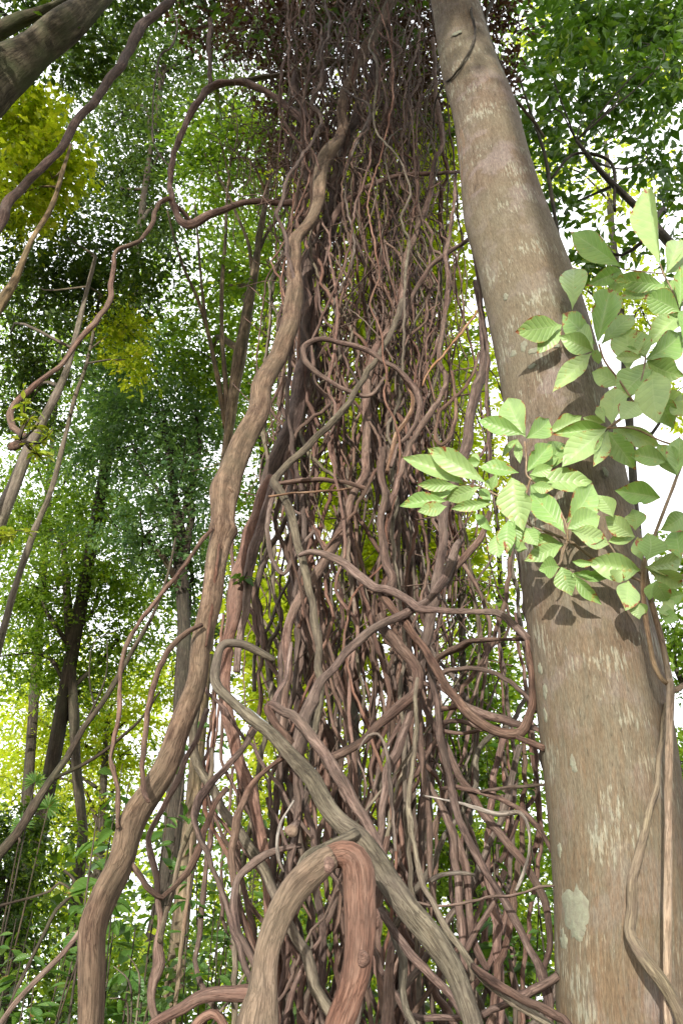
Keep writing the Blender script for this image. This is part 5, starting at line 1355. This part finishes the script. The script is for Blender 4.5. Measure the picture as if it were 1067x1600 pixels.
def fern():
    g = np.random.default_rng(5)
    b = P(215, 1600, 4.0); b[2] = -0.1
    root = thing('fern', b, 'fern with pale comb-like fronds low behind the tall tan liana', 'fern')
    for (x0, y0, x1, y1) in [(214, 1590, 200, 1492), (205, 1600, 178, 1510), (225, 1600, 238, 1520), (200, 1610, 172, 1560)]:
        a = P(x0, y0, 4.0); e = P(x1, y1, 3.9)
        s = spline(np.array([[*b, 0.006], [*a, 0.005], [*((a + e) / 2 + [0.02, 0, 0.05]), 0.004], [*e, 0.002]]), 0.03)
        fr = tube_obj('frond', s[:, :3], s[:, 3], 'bark_olive', root, nseg=5, seed=1)
        n = 15
        L0 = np.linalg.norm(e - a)
        for k in range(n):
            f = (k + 1) / (n + 1)
            q = s[int(len(s) * (0.45 + 0.55 * f)) - 1][:3]
            for sd in (-1, 1):
                d = unit(np.array([sd * 0.9, -0.2, 0.25]))
                L = L0 * 0.30 * math.sin(math.pi * (0.15 + 0.8 * f))
                o = leaf(fr, q, q + d * L, L * 0.24, int(g.integers(6)), 'leaf_shrub', np.array([0, -0.9, 0.5]), g)
                o.name = 'pinna'
fern()

def fan_palm():
    g = np.random.default_rng(6)
    c = P(62, 1235, 7.5)
    foot = np.array([c[0] - 0.3, 7.5, -0.1])
    root = thing('fan_palm', foot, 'small fan palm with pleated round leaves beside the dark slanting trunk', 'palm')
    for (px, py, rp, a0) in [(55, 1222, 20, 90), (76, 1262, 24, 60), (35, 1290, 22, 120)]:
        h = P(px, py, 7.5 + g.uniform(-0.2, 0.2)); dp = depth_of(h) / FPX
        s = spline(np.array([[*foot, 0.012], [*((foot + h) / 2 + [0.1, 0, 0.1]), 0.01], [*h, 0.006]]), 0.1)
        st = tube_obj('stalk', s[:, :3], s[:, 3], 'bark_dark', root, nseg=6, seed=2)
        for k in range(18):
            a = R(a0 - 130 + 260 * k / 17)
            d = unit(np.array([math.cos(a), -0.15 + g.normal(0, 0.05), math.sin(a)]))
            L = rp * dp * g.uniform(0.9, 1.05)
            o = leaf(st, h, h + d * L, L * 0.17, int(g.integers(6)), 'leaf_shrub', np.array([0, -1.0, 0.2]), g)
            o.name = 'leaf_finger'
fan_palm()

# ------------------------------------------------------------------ the mossy limbs at the top left corner
def mossy_tree():
    rows = [(-330, 900, 120), (-300, 600, 110), (-240, 400, 100), (-150, 250, 85), (-60, 155, 72), (0, 112, 62), (28, 95, 52), (52, 79, 42), (76, 62, 38), (100, 45, 36), (118, 30, 35), (135, 14, 34), (160, -10, 32), (200, -60, 28)]
    p, r = px_path(rows, 5.2, 5.0, 0.06, down=False)
    foot = p[0].copy(); foot[2] = -0.2
    k = np.linspace(0, 1, 20)[:-1, None]
    p = np.vstack([foot + (p[0] - foot) * k, p]); r = np.concatenate([np.linspace(r[0] * 1.3, r[0], 20)[:-1], r])
    root = thing('mossy_tree', foot, 'old tree reaching out thick mossy limbs above the yellow-green leafed tree', 'tree')
    tube_obj('trunk', p, r, 'bark_moss', root, nseg=20, ridge=0.14, lump=0.12, seed=2)
    p, r = px_path([(-60, 120, 40), (-20, 60, 24), (0, 47, 22), (31, 31, 20), (50, 24, 17), (68, 16, 14), (90, 6, 12), (120, -12, 11), (180, -50, 9)], 5.15, 5.0, 0.05, down=False)
    tube_obj('limb', p, r, 'bark_moss', root, nseg=12, ridge=0.1, lump=0.1, seed=3)
    p, r = px_path([(28, 70, 14), (33, 58, 10), (36, 52, 5)], 5.1, 5.1, 0.02, down=False)
    tube_obj('stub', p, r, 'bark_moss', root, nseg=9, seed=4)
    L = []
    for (px, py, Y, rx, ry, n, lf) in [(110, 90, 5.6, 60, 30, 420, 13), (150, 75, 5.5, 40, 40, 350, 13), (40, 20, 5.8, 70, 30, 500, 13), (200, 20, 5.8, 60, 30, 500, 12), (100, -40, 5.4, 140, 50, 1500, 13), (110, 120, 5.9, 50, 20, 250, 12), (280, -30, 5.6, 90, 50, 900, 12)]:
        c = P(px, py, Y); dp = depth_of(c) / FPX
        L.append((c, np.array([rx, 0.5 * (rx + ry), ry]) * dp, n, lf * dp))
    o = crown_obj('crown', L, 'leaf_dark', root, p[-1], 41, 16); o['kind'] = 'stuff'
mossy_tree()

# ------------------------------------------------------------------ unseen trees added around and behind the viewpoint to shade the place
def shade_tree(x, y, h, lobes, seed, label):
    g = np.random.default_rng(seed)
    path = np.array([[x + 0.1 * math.sin(z * 0.7 + seed), y, z] for z in np.arange(-0.2, h, 0.4)])
    rad = np.linspace(0.26, 0.10, len(path))
    root = thing('forest_tree', path[0], label, 'tree')
    tube_obj('trunk', path, rad, 'bark_dark', root, nseg=10, seed=seed)
    L = []
    for (cx, cy, cz, rx, rz, n) in lobes:
        c = np.array([cx, cy, cz])
        L.append((c, np.array([rx, rx, rz]), n, 0.16))
        a = path[-3]
        s = spline(np.array([[*a, 0.07], [*((a + c) / 2 + g.normal(0, 0.2, 3)), 0.05], [*c, 0.02]]), 0.25)
        tube_obj('limb', s[:, :3], s[:, 3], 'bark_dark', root, nseg=6, seed=seed)
    o = crown_obj('crown', L, 'leaf_dark', root, path[-1], seed, 26); o['kind'] = 'stuff'
def unseen_shade_trees():
    g = np.random.default_rng(99)
    spots = [(-1.2, -9.0, 15, 'unseen tree added behind the viewpoint, its high crown shading the treetops'), (7.0, -4.5, 8, 'unseen tree added for shade behind and to the right of the viewpoint'),
             (7.0, 1.5, 8, 'unseen tree added for shade to the right of the viewpoint'), (-5.5, 3.5, 13, 'unseen tree added for shade left of the frame beside the lianas'),
             (4.0, -12.0, 13, 'unseen tree added for shade far behind the viewpoint to the right'), (-7.5, -9.0, 14, 'unseen tree added for shade far behind the viewpoint to the left')]
    for i, (x, y, h, lab) in enumerate(spots):
        L = []
        if i == 0:  # crown rows shaped to keep the sun off the upper view
            for cx in (-5.2, -3.7, -2.2, -0.7, 0.8):
                for cz, nn in ((9.8, 900), (10.9, 1700), (12.3, 1800), (13.8, 1800), (15.4, 1700), (17.0, 1700), (18.8, 1500)):
                    L.append((cx + g.uniform(-0.4, 0.4), y + g.uniform(-1, 1), cz + g.uniform(-0.4, 0.4), 1.15, 0.95, nn))
        for k in range(7):
            a = g.uniform(0, 6.28); r = g.uniform(0.6, 2.8)
            low = -0.5 if i == 0 else -2.0
            L.append((x + math.cos(a) * r, y + math.sin(a) * r, h + g.uniform(low, 2.2), 1.7, 1.1, 620))
        shade_tree(x, y, h, L, 300 + i, lab)
unseen_shade_trees()
